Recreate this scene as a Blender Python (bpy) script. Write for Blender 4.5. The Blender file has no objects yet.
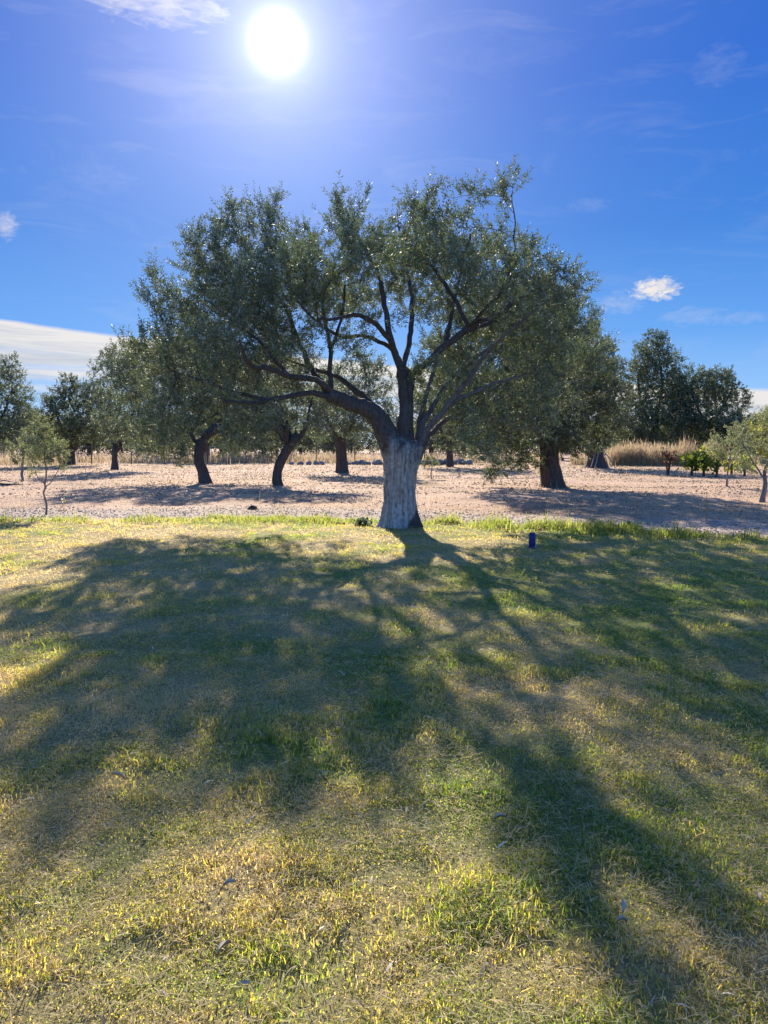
import bpy, math, random
import numpy as np
from mathutils import Vector

SEED = 11
rng = np.random.default_rng(SEED)
random.seed(SEED)
S = bpy.context.scene
COL = S.collection

# ------------------------------------------------------------------ camera
F_PX, W_PX, H_PX = 745.0, 768.0, 1024.0
CAM_H = 1.6
PITCH = math.atan((512 - 445) / F_PX)
cam_d = bpy.data.cameras.new('camera')
cam = bpy.data.objects.new('camera', cam_d)
COL.objects.link(cam)
cam.location = (0, 0, CAM_H)
cam.rotation_euler = (math.pi / 2 - PITCH, 0, 0)
cam_d.sensor_fit = 'VERTICAL'
cam_d.sensor_height = 36.0
cam_d.lens = 36.0 * F_PX / H_PX
cam_d.clip_start = 0.05
cam_d.clip_end = 5000
S.camera = cam
cp, sp = math.cos(PITCH), math.sin(PITCH)


def ray(px, py):
    a, b = (px - W_PX / 2) / F_PX, (H_PX / 2 - py) / F_PX
    return np.array([a, cp + b * sp, -sp + b * cp])


def U(px, py, d):
    """the place seen at a pixel, at ground distance d ahead of the viewer"""
    r = ray(px, py)
    return np.array([0, 0, CAM_H]) + r * (d / r[1])


def G(px, py):
    r = ray(px, py)
    return np.array([0, 0, CAM_H]) + r * (CAM_H / -r[2])


sv = ray(277, 42)
sv = sv / np.linalg.norm(sv)
SUN_EL = math.asin(sv[2])
SUN_AZ = math.atan2(sv[0], sv[1])

# ------------------------------------------------------------------ helpers


def mesh_np(name, verts, faces_list, attrs=None, smooth=False):
    """faces_list: list of int arrays (n,k)"""
    me = bpy.data.meshes.new(name)
    verts = np.asarray(verts, dtype=np.float32)
    me.vertices.add(len(verts))
    me.vertices.foreach_set('co', verts.ravel())
    loops, starts, off = [], [], 0
    for f in faces_list:
        f = np.asarray(f, dtype=np.int32)
        if len(f) == 0:
            continue
        loops.append(f.ravel())
        starts.append(off + np.arange(len(f)) * f.shape[1])
        off += f.size
    loops = np.concatenate(loops)
    starts = np.concatenate(starts).astype(np.int32)
    me.loops.add(len(loops))
    me.loops.foreach_set('vertex_index', loops)
    me.polygons.add(len(starts))
    me.polygons.foreach_set('loop_start', starts)
    if smooth:
        me.polygons.foreach_set('use_smooth', np.ones(len(starts), dtype=bool))
    me.update(calc_edges=True)
    for k, v in (attrs or {}).items():
        a = me.attributes.new(k, 'FLOAT', 'POINT')
        a.data.foreach_set('value', np.asarray(v, dtype=np.float32))
    me.validate()
    return me


def link(name, me, mat, parent=None, loc=None):
    o = bpy.data.objects.new(name, me)
    COL.objects.link(o)
    if mat:
        me.materials.append(mat)
    if parent is not None:
        o.parent = parent
    if loc is not None:
        o.location = loc
    return o


def tag(o, label=None, cat=None, group=None, kind=None):
    if label:
        o['label'] = label
    if cat:
        o['category'] = cat
    if group:
        o['group'] = group
    if kind:
        o['kind'] = kind
    return o


def empty(name, loc, label, cat, group=None):
    o = bpy.data.objects.new(name, None)
    o.empty_display_size = 0.2
    COL.objects.link(o)
    o.location = loc
    return tag(o, label, cat, group)


def hash2(ix, iy, s):
    n = (ix.astype(np.int64) * 374761393 + iy.astype(np.int64) * 668265263 + s * 974634777) & 0xFFFFFFFF
    n = ((n ^ (n >> 13)) * 1274126177) & 0xFFFFFFFF
    return ((n ^ (n >> 16)) & 0xFFFF) / 65535.0


def vnoise(x, y, s=0):
    x, y = np.asarray(x, float), np.asarray(y, float)
    ix, iy = np.floor(x), np.floor(y)
    fx, fy = x - ix, y - iy
    fx, fy = fx * fx * (3 - 2 * fx), fy * fy * (3 - 2 * fy)
    a, b = hash2(ix, iy, s), hash2(ix + 1, iy, s)
    c, d = hash2(ix, iy + 1, s), hash2(ix + 1, iy + 1, s)
    return (a * (1 - fx) + b * fx) * (1 - fy) + (c * (1 - fx) + d * fx) * fy


def fbm(x, y, s=0, o=4):
    t, a, w = 0, 0.5, 0
    for i in range(o):
        t = t + a * vnoise(x * 2 ** i, y * 2 ** i, s + i * 7)
        w += a
        a *= 0.5
    return t / w


def norm(v):
    return v / np.maximum(np.linalg.norm(v, axis=-1, keepdims=True), 1e-9)


# ------------------------------------------------------------------ materials
def new_mat(name):
    m = bpy.data.materials.new(name)
    m.use_nodes = True
    nt = m.node_tree
    nt.nodes.clear()
    out = nt.nodes.new('ShaderNodeOutputMaterial')
    return m, nt, out


def N(nt, t, **kw):
    n = nt.nodes.new(t)
    for k, v in kw.items():
        if k.startswith('i_'):
            n.inputs[k[2:].replace('_', ' ')].default_value = v
        else:
            setattr(n, k, v)
    return n


def ramp(nt, fac, stops):
    r = nt.nodes.new('ShaderNodeValToRGB')
    e = r.color_ramp.elements
    while len(e) > 1:
        e.remove(e[-1])
    e[0].position, e[0].color = stops[0][0], (*stops[0][1], 1)
    for p, c in stops[1:]:
        q = e.new(p)
        q.color = (*c, 1)
    nt.links.new(fac, r.inputs['Fac'])
    return r.outputs['Color']


def mixc(nt, fac, a, b, mode='MIX'):
    m = nt.nodes.new('ShaderNodeMix')
    m.data_type = 'RGBA'
    m.blend_type = mode
    for sock, v in ((m.inputs[0], fac), (m.inputs[6], a), (m.inputs[7], b)):
        if isinstance(v, (int, float)):
            sock.default_value = v
        elif isinstance(v, tuple):
            sock.default_value = (*v, 1)
        else:
            nt.links.new(v, sock)
    return m.outputs[2]


def mth(nt, op, a, b=None, c=None, clamp=False):
    m = nt.nodes.new('ShaderNodeMath')
    m.operation = op
    m.use_clamp = clamp
    for i, v in enumerate((a, b, c)):
        if v is None:
            continue
        if isinstance(v, (int, float)):
            m.inputs[i].default_value = v
        else:
            nt.links.new(v, m.inputs[i])
    return m.outputs[0]


def attr(nt, name):
    a = nt.nodes.new('ShaderNodeAttribute')
    a.attribute_name = name
    return a.outputs['Fac']


def noise(nt, vec, scale, detail=4.0, rough=0.55, dist=0.0):
    n = N(nt, 'ShaderNodeTexNoise', i_Scale=scale, i_Detail=detail, i_Roughness=rough, i_Distortion=dist)
    if vec is not None:
        nt.links.new(vec, n.inputs['Vector'])
    return n.outputs['Fac']


def mapping(nt, vec, scale=(1, 1, 1)):
    m = nt.nodes.new('ShaderNodeMapping')
    m.inputs['Scale'].default_value = scale
    nt.links.new(vec, m.inputs['Vector'])
    return m.outputs[0]


def leaf_material(name, front, back, trans, tw=0.35, rough=0.6, spec=0.14, sheen=None):
    """front/back: lists of ramp stops over the per-leaf random value"""
    m, nt, out = new_mat(name)
    r = attr(nt, 'rnd')
    cf = ramp(nt, r, front)
    cb = ramp(nt, r, back)
    geo = N(nt, 'ShaderNodeNewGeometry')
    col = mixc(nt, geo.outputs['Backfacing'], cf, cb)
    p = N(nt, 'ShaderNodeBsdfPrincipled', i_Roughness=rough)
    p.inputs['Specular IOR Level'].default_value = spec
    nt.links.new(col, p.inputs['Base Color'])
    t = N(nt, 'ShaderNodeBsdfTranslucent')
    ct = ramp(nt, r, trans)
    nt.links.new(ct, t.inputs['Color'])
    mx = N(nt, 'ShaderNodeMixShader')
    mx.inputs[0].default_value = tw
    nt.links.new(p.outputs[0], mx.inputs[1])
    nt.links.new(t.outputs[0], mx.inputs[2])
    nt.links.new(mx.outputs[0], out.inputs['Surface'])
    return m


OLIVE = leaf_material(
    'olive_leaf',
    [(0, (0.040, 0.063, 0.033)), (0.5, (0.070, 0.095, 0.049)), (0.9, (0.106, 0.129, 0.065)), (1, (0.157, 0.145, 0.056))],
    [(0, (0.135, 0.168, 0.135)), (0.6, (0.201, 0.242, 0.195)), (1, (0.270, 0.293, 0.213))],
    [(0, (0.089, 0.129, 0.039)), (0.7, (0.157, 0.192, 0.062)), (1, (0.248, 0.213, 0.067))], tw=0.24)
OLIVE_DARK = leaf_material(
    'dark_olive_leaf',
    [(0, (0.033, 0.053, 0.026)), (0.5, (0.056, 0.081, 0.037)), (1, (0.094, 0.115, 0.053))],
    [(0, (0.103, 0.136, 0.094)), (1, (0.198, 0.228, 0.154))],
    [(0, (0.074, 0.103, 0.030)), (1, (0.145, 0.166, 0.053))], tw=0.25)
OLIVE_PALE = leaf_material(
    'pale_olive_leaf',
    [(0, (0.09, 0.12, 0.06)), (1, (0.15, 0.17, 0.08))],
    [(0, (0.22, 0.26, 0.19)), (1, (0.3, 0.32, 0.23))],
    [(0, (0.17, 0.20, 0.07)), (1, (0.25, 0.26, 0.09))], tw=0.35)
GREEN_LEAF = leaf_material(
    'green_broad_leaf',
    [(0, (0.06, 0.11, 0.02)), (1, (0.12, 0.16, 0.03))],
    [(0, (0.09, 0.14, 0.04)), (1, (0.15, 0.18, 0.05))],
    [(0, (0.22, 0.34, 0.03)), (1, (0.42, 0.42, 0.05))], tw=0.5)
YELLOW_LEAF = leaf_material(
    'yellow_green_leaf',
    [(0, (0.10, 0.13, 0.03)), (1, (0.22, 0.19, 0.04))],
    [(0, (0.12, 0.15, 0.04)), (1, (0.24, 0.21, 0.06))],
    [(0, (0.28, 0.33, 0.04)), (1, (0.50, 0.42, 0.05))], tw=0.45)
RUST_LEAF = leaf_material(
    'rust_leaf',
    [(0, (0.09, 0.05, 0.035)), (1, (0.16, 0.09, 0.06))],
    [(0, (0.09, 0.05, 0.035)), (1, (0.16, 0.10, 0.06))],
    [(0, (0.14, 0.06, 0.03)), (1, (0.20, 0.10, 0.05))], tw=0.35)
WEED = leaf_material(
    'weed_leaf',
    [(0, (0.07, 0.11, 0.03)), (0.7, (0.11, 0.15, 0.04)), (1, (0.3, 0.24, 0.10))],
    [(0, (0.08, 0.12, 0.04)), (0.7, (0.12, 0.16, 0.05)), (1, (0.3, 0.24, 0.10))],
    [(0, (0.24, 0.34, 0.05)), (0.6, (0.42, 0.44, 0.08)), (1, (0.58, 0.48, 0.2))], tw=0.52)
GRASS = leaf_material(
    'lawn_blade',
    [(0, (0.05, 0.11, 0.045)), (0.35, (0.12, 0.17, 0.075)), (0.55, (0.26, 0.25, 0.13)), (0.75, (0.43, 0.36, 0.21)), (1, (0.58, 0.50, 0.35))],
    [(0, (0.05, 0.11, 0.045)), (0.35, (0.12, 0.17, 0.075)), (0.55, (0.26, 0.25, 0.13)), (0.75, (0.43, 0.36, 0.21)), (1, (0.58, 0.50, 0.35))],
    [(0, (0.24, 0.42, 0.03)), (0.35, (0.50, 0.56, 0.05)), (0.55, (0.86, 0.68, 0.09)), (0.75, (0.92, 0.64, 0.17)), (1, (0.92, 0.70, 0.32))],
    tw=0.62, rough=0.6, spec=0.2)
STRAW = leaf_material(
    'straw_blade',
    [(0, (0.27, 0.18, 0.10)), (1, (0.45, 0.34, 0.20))],
    [(0, (0.27, 0.18, 0.10)), (1, (0.45, 0.34, 0.20))],
    [(0, (0.40, 0.29, 0.18)), (1, (0.54, 0.43, 0.28))], tw=0.36, rough=0.6, spec=0.2)


def bark_material(name, dark, light, wash_top=None, wash_skew=None):
    m, nt, out = new_mat(name)
    tc = N(nt, 'ShaderNodeTexCoord')
    ob = tc.outputs['Object']
    str_v = mapping(nt, ob, (9, 9, 1.5))
    n1 = noise(nt, str_v, 2.2, 8, 0.65, 0.6)
    n2 = noise(nt, ob, 14, 6, 0.6)
    base = ramp(nt, mth(nt, 'MULTIPLY_ADD', n2, 0.35, mth(nt, 'MULTIPLY', n1, 0.65)),
                [(0.3, dark), (0.5, tuple((a + b) / 2 for a, b in zip(dark, light))), (0.72, light)])
    col = base
    if wash_top:
        sep = N(nt, 'ShaderNodeSeparateXYZ')
        nt.links.new(ob, sep.inputs[0])
        wn = noise(nt, ob, 3.2, 6, .65)
        top = mth(nt, 'ADD', mth(nt, 'SUBTRACT', wash_top, sep.outputs['Z']), mth(nt, 'MULTIPLY', mth(nt, 'SUBTRACT', wn, 0.5), 1.5))
        mask = mth(nt, 'MULTIPLY', top, 2.6, clamp=True)
        # bare wood at the foot, on the right hand side
        foot = mth(nt, 'SUBTRACT', mth(nt, 'MULTIPLY_ADD', sep.outputs['X'], wash_skew[0], wash_skew[1]), sep.outputs['Z'])
        foot = mth(nt, 'ADD', foot, mth(nt, 'MULTIPLY', mth(nt, 'SUBTRACT', wn, 0.5), 0.35))
        fm = mth(nt, 'MULTIPLY', foot, 9.0, clamp=True)
        mask = mth(nt, 'MULTIPLY', mask, mth(nt, 'SUBTRACT', 1.0, fm))
        worn = mth(nt, 'MULTIPLY', mth(nt, 'SUBTRACT', n1, 0.34), 7.0, clamp=True)
        mask = mth(nt, 'MULTIPLY', mask, mth(nt, 'MULTIPLY_ADD', worn, 0.7, 0.3))
        wash = ramp(nt, n2, [(0.3, (0.22, 0.195, 0.165)), (0.65, (0.43, 0.385, 0.325))])
        col = mixc(nt, mask, base, wash)
    p = N(nt, 'ShaderNodeBsdfPrincipled', i_Roughness=0.9)
    p.inputs['Specular IOR Level'].default_value = 0.2
    nt.links.new(col, p.inputs['Base Color'])
    b = N(nt, 'ShaderNodeBump', i_Strength=0.9, i_Distance=0.03)
    nt.links.new(n1, b.inputs['Height'])
    nt.links.new(b.outputs[0], p.inputs['Normal'])
    nt.links.new(p.outputs[0], out.inputs['Surface'])
    return m


BARK = bark_material('olive_bark', (0.024, 0.02, 0.017), (0.11, 0.092, 0.078))
BARK_WASHED = bark_material('limewashed_bark', (0.025, 0.02, 0.017), (0.11, 0.092, 0.078), 1.70, (1.6, 0.02))
BARK_WHITE_POLE = bark_material('weathered_pole', (0.16, 0.13, 0.10), (0.38, 0.33, 0.27))
BARK_STEM = bark_material('stem_bark', (0.04, 0.035, 0.03), (0.19, 0.165, 0.14))
BARK_GREY = bark_material('grey_bark', (0.10, 0.085, 0.07), (0.28, 0.24, 0.20))


def plain(name, color, rough=0.6, var=0.3, scale=20, metallic=0.0, bump=0.0):
    m, nt, out = new_mat(name)
    tc = N(nt, 'ShaderNodeTexCoord')
    n = noise(nt, tc.outputs['Object'], scale, 5)
    c = ramp(nt, n, [(0.25, tuple(x * (1 - var) for x in color)), (0.75, tuple(min(1, x * (1 + var)) for x in color))])
    p = N(nt, 'ShaderNodeBsdfPrincipled', i_Roughness=rough, i_Metallic=metallic)
    p.inputs['Specular IOR Level'].default_value = 0.12 if rough >= 0.7 else 0.4
    nt.links.new(c, p.inputs['Base Color'])
    if bump:
        b = N(nt, 'ShaderNodeBump', i_Strength=bump, i_Distance=0.02)
        nt.links.new(n, b.inputs['Height'])
        nt.links.new(b.outputs[0], p.inputs['Normal'])
    nt.links.new(p.outputs[0], out.inputs['Surface'])
    return m


STONE = plain('field_stone', (0.20, 0.18, 0.16), 0.9, 0.35, 9, bump=0.6)
RUSTY = plain('rusty_iron', (0.13, 0.085, 0.06), 0.8, 0.4, 30)
WIRE = plain('galvanised_wire', (0.30, 0.30, 0.30), 0.5, 0.2, 30, 0.8)
BLUE = plain('blue_enamel', (0.005, 0.013, 0.10), 0.5, 0.12, 8)
BLUE_DARK = plain('dark_blue_enamel', (0.005, 0.01, 0.07), 0.6, 0.12, 8)
PALE_LEAF = plain('bleached_leaf', (0.34, 0.28, 0.21), 0.95, 0.15, 40)
TAN_LEAF = plain('tan_leaf', (0.40, 0.29, 0.18), 0.7, 0.25, 40)


def pebble_material(name, stops):
    m, nt, out = new_mat(name)
    c = ramp(nt, attr(nt, 'rnd'), stops)
    p = N(nt, 'ShaderNodeBsdfPrincipled', i_Roughness=0.9)
    p.inputs['Specular IOR Level'].default_value = 0.2
    nt.links.new(c, p.inputs['Base Color'])
    nt.links.new(p.outputs[0], out.inputs['Surface'])
    return m


GRAVEL = pebble_material('gravel_stones', [(0, (0.15, 0.12, 0.105)), (0.5, (0.30, 0.245, 0.21)), (1, (0.48, 0.40, 0.35))])
CLOD = pebble_material('soil_clods', [(0, (0.09, 0.065, 0.05)), (0.6, (0.20, 0.14, 0.10)), (1, (0.33, 0.24, 0.18))])


def soil_material():
    m, nt, out = new_mat('dry_soil')
    tc = N(nt, 'ShaderNodeTexCoord')
    ob = tc.outputs['Object']
    n1 = noise(nt, ob, 0.35, 5, 0.6)
    n2 = noise(nt, mapping(nt, ob, (1, 2.2, 1)), 2.2, 7, 0.65, 0.4)
    n3 = noise(nt, ob, 26, 5, 0.7)
    f = mth(nt, 'ADD', mth(nt, 'MULTIPLY', n1, 0.35), mth(nt, 'ADD', mth(nt, 'MULTIPLY', n2, 0.4), mth(nt, 'MULTIPLY', n3, 0.25)))
    soil = ramp(nt, f, [(0.35, (0.14, 0.088, 0.068)), (0.455, (0.29, 0.185, 0.135)), (0.54, (0.42, 0.262, 0.172)), (0.66, (0.52, 0.345, 0.225))])
    grav = ramp(nt, n3, [(0.32, (0.19, 0.148, 0.125)), (0.5, (0.34, 0.268, 0.228)), (0.66, (0.47, 0.375, 0.32))])
    g = attr(nt, 'gravel')
    gm = mth(nt, 'MULTIPLY', mth(nt, 'ADD', g, mth(nt, 'MULTIPLY', mth(nt, 'SUBTRACT', n2, 0.5), 2.6)), 1.1, clamp=True)
    col = mixc(nt, gm, soil, grav)
    p = N(nt, 'ShaderNodeBsdfPrincipled', i_Roughness=0.95)
    p.inputs['Specular IOR Level'].default_value = 0.15
    nt.links.new(col, p.inputs['Base Color'])
    b = N(nt, 'ShaderNodeBump', i_Strength=0.8, i_Distance=0.05)
    nt.links.new(mth(nt, 'ADD', n3, n2), b.inputs['Height'])
    nt.links.new(b.outputs[0], p.inputs['Normal'])
    nt.links.new(p.outputs[0], out.inputs['Surface'])
    return m


def thatch_material():
    m, nt, out = new_mat('lawn_thatch')
    tc = N(nt, 'ShaderNodeTexCoord')
    ob = tc.outputs['Object']
    n3 = noise(nt, ob, 60, 6, 0.7)
    n2 = noise(nt, ob, 7, 5, 0.6)
    dry = ramp(nt, n3, [(0.3, (0.13, 0.10, 0.06)), (0.5, (0.36, 0.275, 0.145)), (0.7, (0.54, 0.42, 0.235))])
    grn = ramp(nt, n3, [(0.3, (0.06, 0.085, 0.025)), (0.5, (0.15, 0.175, 0.05)), (0.7, (0.28, 0.27, 0.10))])
    f = mth(nt, 'MULTIPLY_ADD', mth(nt, 'SUBTRACT', n2, 0.5), 0.8, attr(nt, 'dry'), clamp=True)
    col = mixc(nt, f, grn, dry)
    p = N(nt, 'ShaderNodeBsdfPrincipled', i_Roughness=0.95)
    p.inputs['Specular IOR Level'].default_value = 0.1
    nt.links.new(col, p.inputs['Base Color'])
    b = N(nt, 'ShaderNodeBump', i_Strength=1.0, i_Distance=0.04)
    nt.links.new(mth(nt, 'ADD', n3, n2), b.inputs['Height'])
    nt.links.new(b.outputs[0], p.inputs['Normal'])
    nt.links.new(p.outputs[0], out.inputs['Surface'])
    return m


SOIL, THATCH = soil_material(), thatch_material()

# ------------------------------------------------------------------ ground and lawn
_ex = np.array([-30, -9.0, -6.0, -2.9, 0.0, 3.0, 6.6, 9.0, 14, 30])
_ey = np.array([15.3, 15.4, 15.6, 16.0, 15.4, 14.1, 12.6, 11.8, 10.5, 8])


def lawn_edge(x):
    return np.interp(x, _ex, _ey) + 0.22 * (fbm(np.asarray(x) * 1.3, np.zeros_like(np.asarray(x, float)), 5) - 0.5)


def lawn_h(x, y):
    return 0.10 * (fbm(x * 0.5, y * 0.5, 21) - 0.5) + 0.055 * (fbm(x * 3.2, y * 3.2, 22, 3) - 0.5)


def lot_h(x, y):
    return 0.10 * (fbm(x * 0.7, y * 1.2, 31, 5) - 0.5)


def dryness(x, y):
    """0 lush green .. 1 straw; big patches of the lawn"""
    d = 0.55 + 1.5 * (fbm(x * 0.45, y * 0.45, 41) - 0.5) + 1.2 * (fbm(x * 1.9, y * 1.9, 42) - 0.5)
    d = d + np.clip((-x - 0.2 * y + 0.1) * 0.15, -0.18, 0.22)       # the left side is drier
    d = d - np.clip((x + 0.2) * 0.22, -0.22, 0.2) * np.clip((6 - y) / 3, 0, 1)
    e = lawn_edge(x) - y
    d = d - np.clip((2.6 - e) / 2.6, 0, 1) * 0.45                    # green along the far edge
    d = d + np.exp(-((e - 5.5) / 3.0) ** 2) * 0.12
    return np.clip(d, 0, 1)


def grid(xs, ys, zf):
    X, Y = np.meshgrid(xs, ys)
    Z = zf(X, Y)
    n, m_ = len(xs), len(ys)
    idx = np.arange(n * m_).reshape(m_, n)
    f = np.stack([idx[:-1, :-1], idx[:-1, 1:], idx[1:, 1:], idx[1:, :-1]], -1).reshape(-1, 4)
    return np.stack([X, Y, Z], -1).reshape(-1, 3), f


far = np.array([34, 40, 50, 70, 100, 160, 300, 600, 1500])
xs = np.concatenate([-far[::-1], np.arange(-30, 30.1, 0.4), far])
ys = np.concatenate([[-1500, -600, -200, -60, -20, -8], np.arange(-4, 75, 0.4), [78, 85, 100, 130, 180, 300, 600, 1500]])


def gz(X, Y):
    e = Y - lawn_edge(X)
    under = np.clip(1 - (e + 0.3) / 0.3, 0, 1)
    return lot_h(X, Y) * np.clip((90 - Y) / 30, 0, 1) * (1 - under) - 0.16 * under


gv, gf = grid(xs, ys, gz)
e = gv[:, 1] - lawn_edge(gv[:, 0])
grav = np.clip(1.2 - np.abs(e - 1.6) / 2.2, 0, 1) * np.where(gv[:, 0] > 3, 0.8, 1.0)
ground = link('ground', mesh_np('ground', gv, [gf], {'gravel': grav}, True), SOIL)
tag(ground, 'pinkish tan dry soil of the olive grove', 'ground', kind='structure')

sx = np.concatenate([np.linspace(-26, -7, 40)[:-1], np.linspace(-7, 7, 220), np.linspace(7, 26, 40)[1:]])
ny = 300
nx = len(sx)
vv, ff = [], None
Xg = np.repeat(sx[None, :], ny, 0)
T = np.linspace(0, 1, ny)[:, None]
Yg = -6 + (lawn_edge(Xg) + 0.12 + 6) * T
Zg = lawn_h(Xg, Yg) + 0.03 - 0.10 * np.clip((Yg - lawn_edge(Xg) + 0.25) / 0.3, 0, 1)
idx = np.arange(nx * ny).reshape(ny, nx)
ff = np.stack([idx[:-1, :-1], idx[:-1, 1:], idx[1:, 1:], idx[1:, :-1]], -1).reshape(-1, 4)
lv = np.stack([Xg, Yg, Zg], -1).reshape(-1, 3)
lawn = link('lawn', mesh_np('lawn', lv, [ff], {'dry': dryness(lv[:, 0], lv[:, 1])}, True), THATCH)
tag(lawn, 'patchy half dry lawn in front of the olive tree', 'lawn', kind='structure')


# blades of grass: bent strips
def blades(x, y, z, length, width, lean, rnd, bend=0.5, tri=False):
    n = len(x)
    a = rng.uniform(0, 2 * np.pi, n)
    d = np.stack([np.cos(a), np.sin(a), np.zeros(n)], -1)
    b = a + np.pi / 2 + rng.normal(0, 0.5, n)
    w = np.stack([np.cos(b), np.sin(b), rng.normal(0, 0.25, n)], -1) * (width / 2)[:, None]
    p0 = np.stack([x, y, z], -1)
    up = np.array([0, 0, 1.0])
    l1, l2 = lean * (1 - bend), np.minimum(lean * (1 + bend), 1.9)
    p1 = p0 + (up * np.cos(l1)[:, None] + d * np.sin(l1)[:, None]) * (length * 0.5)[:, None]
    p2 = p1 + (up * np.cos(l2)[:, None] + d * np.sin(l2)[:, None]) * (length * 0.5)[:, None]
    i = np.arange(n)[:, None]
    if tri:
        v = np.stack([p0 - w, p0 + w, p2], 1).reshape(-1, 3)
        return v, [i * 3 + np.array([[0, 1, 2]])], np.repeat(rnd, 3)
    v = np.stack([p0 - w, p0 + w, p1 + w * 0.85, p1 - w * 0.85, p2], 1).reshape(-1, 3)
    return v, [i * 5 + np.array([[0, 1, 2, 3]]), i * 5 + np.array([[3, 2, 4]])], np.repeat(rnd, 5)


class Acc:
    def __init__(s):
        s.v, s.f3, s.f4, s.r, s.n = [], [], [], [], 0

    def add(s, v, faces, r):
        s.v.append(v)
        s.r.append(r)
        for f in faces:
            (s.f3 if f.shape[1] == 3 else s.f4).append(f + s.n)
        s.n += len(v)

    def mesh(s, name):
        fl = []
        if s.f3:
            fl.append(np.concatenate(s.f3))
        if s.f4:
            fl.append(np.concatenate(s.f4))
        return mesh_np(name, np.concatenate(s.v), fl, {'rnd': np.concatenate(s.r)})


def scatter(y0, y1, dens, margin=2.2):
    """points in the part of the view (and a margin) between two distances"""
    half = y1 * 0.53 + margin
    n = int(dens * 2 * half * (y1 - y0))
    x, y = rng.uniform(-half, half, n), rng.uniform(y0, y1, n)
    k = np.abs(x) < y * 0.53 + margin
    return x[k], y[k]


acc = Acc()
for (y0, y1, dens, L, Wd, tri) in ((1.2, 3.4, 17000, 0.031, 0.0036, False), (3.4, 5.5, 10000, 0.033, 0.0046, False),
                                   (5.5, 8.5, 4200, 0.038, 0.0064, True), (8.5, 12, 2200, 0.042, 0.0092, True),
                                   (12, 16.6, 1300, 0.048, 0.013, True)):
    x, y = scatter(y0, y1, dens, 1.6)
    k = y < lawn_edge(x) + 0.05
    x, y = x[k], y[k]
    clump = fbm(x * 5, y * 5, 51)
    keep = rng.uniform(0, 1, len(x)) < np.clip((clump - 0.32) * 4.5, 0.28, 1)
    x, y, clump = x[keep], y[keep], clump[keep]
    n = len(x)
    dr = dryness(x, y)
    r = np.clip(dr + rng.normal(0, 0.19, n), 0, 1)
    tuft = np.clip((fbm(x * 3.4, y * 3.4, 52) - 0.33) * 3.4, 0.3, 1.9)
    ln = L * tuft * .92 * rng.uniform(0.55, 1.5, n) * np.where(r > 0.62, 0.9, 1.1)
    lean = np.abs(rng.normal(1.1, 0.40, n)) * np.where(r > 0.62, 1.15, 0.95)
    z = lawn_h(x, y) + 0.03 + rng.uniform(0, 0.012, n)
    acc.add(*blades(x, y, z, ln, Wd * rng.uniform(0.6, 1.3, n), np.clip(lean, 0.1, 1.5), r, 0.5, tri))
    # loose straw lying on top
    m_ = n // 4
    q = rng.integers(0, n, m_)
    acc.add(*blades(x[q], y[q], z[q] + rng.uniform(0.012, 0.03, m_), L * rng.uniform(0.7, 1.9, m_), Wd * 0.7 * np.ones(m_),
                    rng.uniform(1.2, 1.6, m_), np.clip(rng.normal(0.85, 0.12, m_), 0, 1), 0.12, tri))
lg = link('lawn_grass', acc.mesh('lawn_grass'), GRASS)
tag(lg, 'short tangled grass blades, green and straw coloured', 'grass', kind='stuff')

# weeds along the far edge of the lawn
acc = Acc()
n = 26000
x = rng.uniform(-12, 12, n)
off = np.abs(rng.normal(0, 0.55, n)) - 0.12
y = lawn_edge(x) - off
dn = fbm(x * 1.4, y * 1.8, 61, 5)
keep = rng.uniform(0, 1, n) < np.clip((dn - 0.40) * 5, 0.04, 1) * np.where(x < -4.5, 0.35, 1)
x, y, dn, off = x[keep], y[keep], dn[keep], off[keep]
n = len(x)
hh = np.where(rng.uniform(0, 1, n) < 0.12, 1.6, 1.0) * (0.05 + 0.13 * np.clip((dn - 0.3) * 3, 0, 1)) * np.where(x > 0, 1.15, 0.8)
acc.add(*blades(x, y, lawn_h(x, y) + 0.0, hh * rng.uniform(0.6, 1.3, n), rng.uniform(0.008, 0.022, n),
                np.abs(rng.normal(0.5, 0.35, n)), np.clip(rng.normal(0.42, 0.26, n), 0, 1), 0.5))
wd = link('edge_weeds', acc.mesh('edge_weeds'), WEED)
tag(wd, 'bright green weeds growing along the far edge of the lawn', 'weeds', kind='stuff')

# fallen leaves in the grass under the tree
acc = Acc()
n = 3000
x, y = rng.normal(0.6, 3.2, n), rng.uniform(1.6, 15.5, n)
k = y < lawn_edge(x) - .1
x, y = x[k], y[k]
n = len(x)
ln = rng.uniform(.035, .06, n)
acc.add(*blades(x, y, lawn_h(x, y) + rng.uniform(.035, .055, n), ln, ln * .17, rng.uniform(1.2, 1.6, n), rng.uniform(0, 1, n), .15))
FALLEN = leaf_material('fallen_leaf', [(0, (.10, .07, .045)), (.6, (.20, .15, .10)), (1, (.34, .29, .23))], [(0, (.10, .07, .045)), (.6, (.24, .19, .13)), (1, (.45, .41, .36))],
                       [(0, (.10, .06, .03)), (1, (.3, .2, .1))], tw=.15)
fl_ = link('fallen_leaves', acc.mesh('fallen_leaves'), FALLEN)
tag(fl_, 'small dry olive leaves fallen into the lawn', 'leaf litter', kind='stuff')

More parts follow.
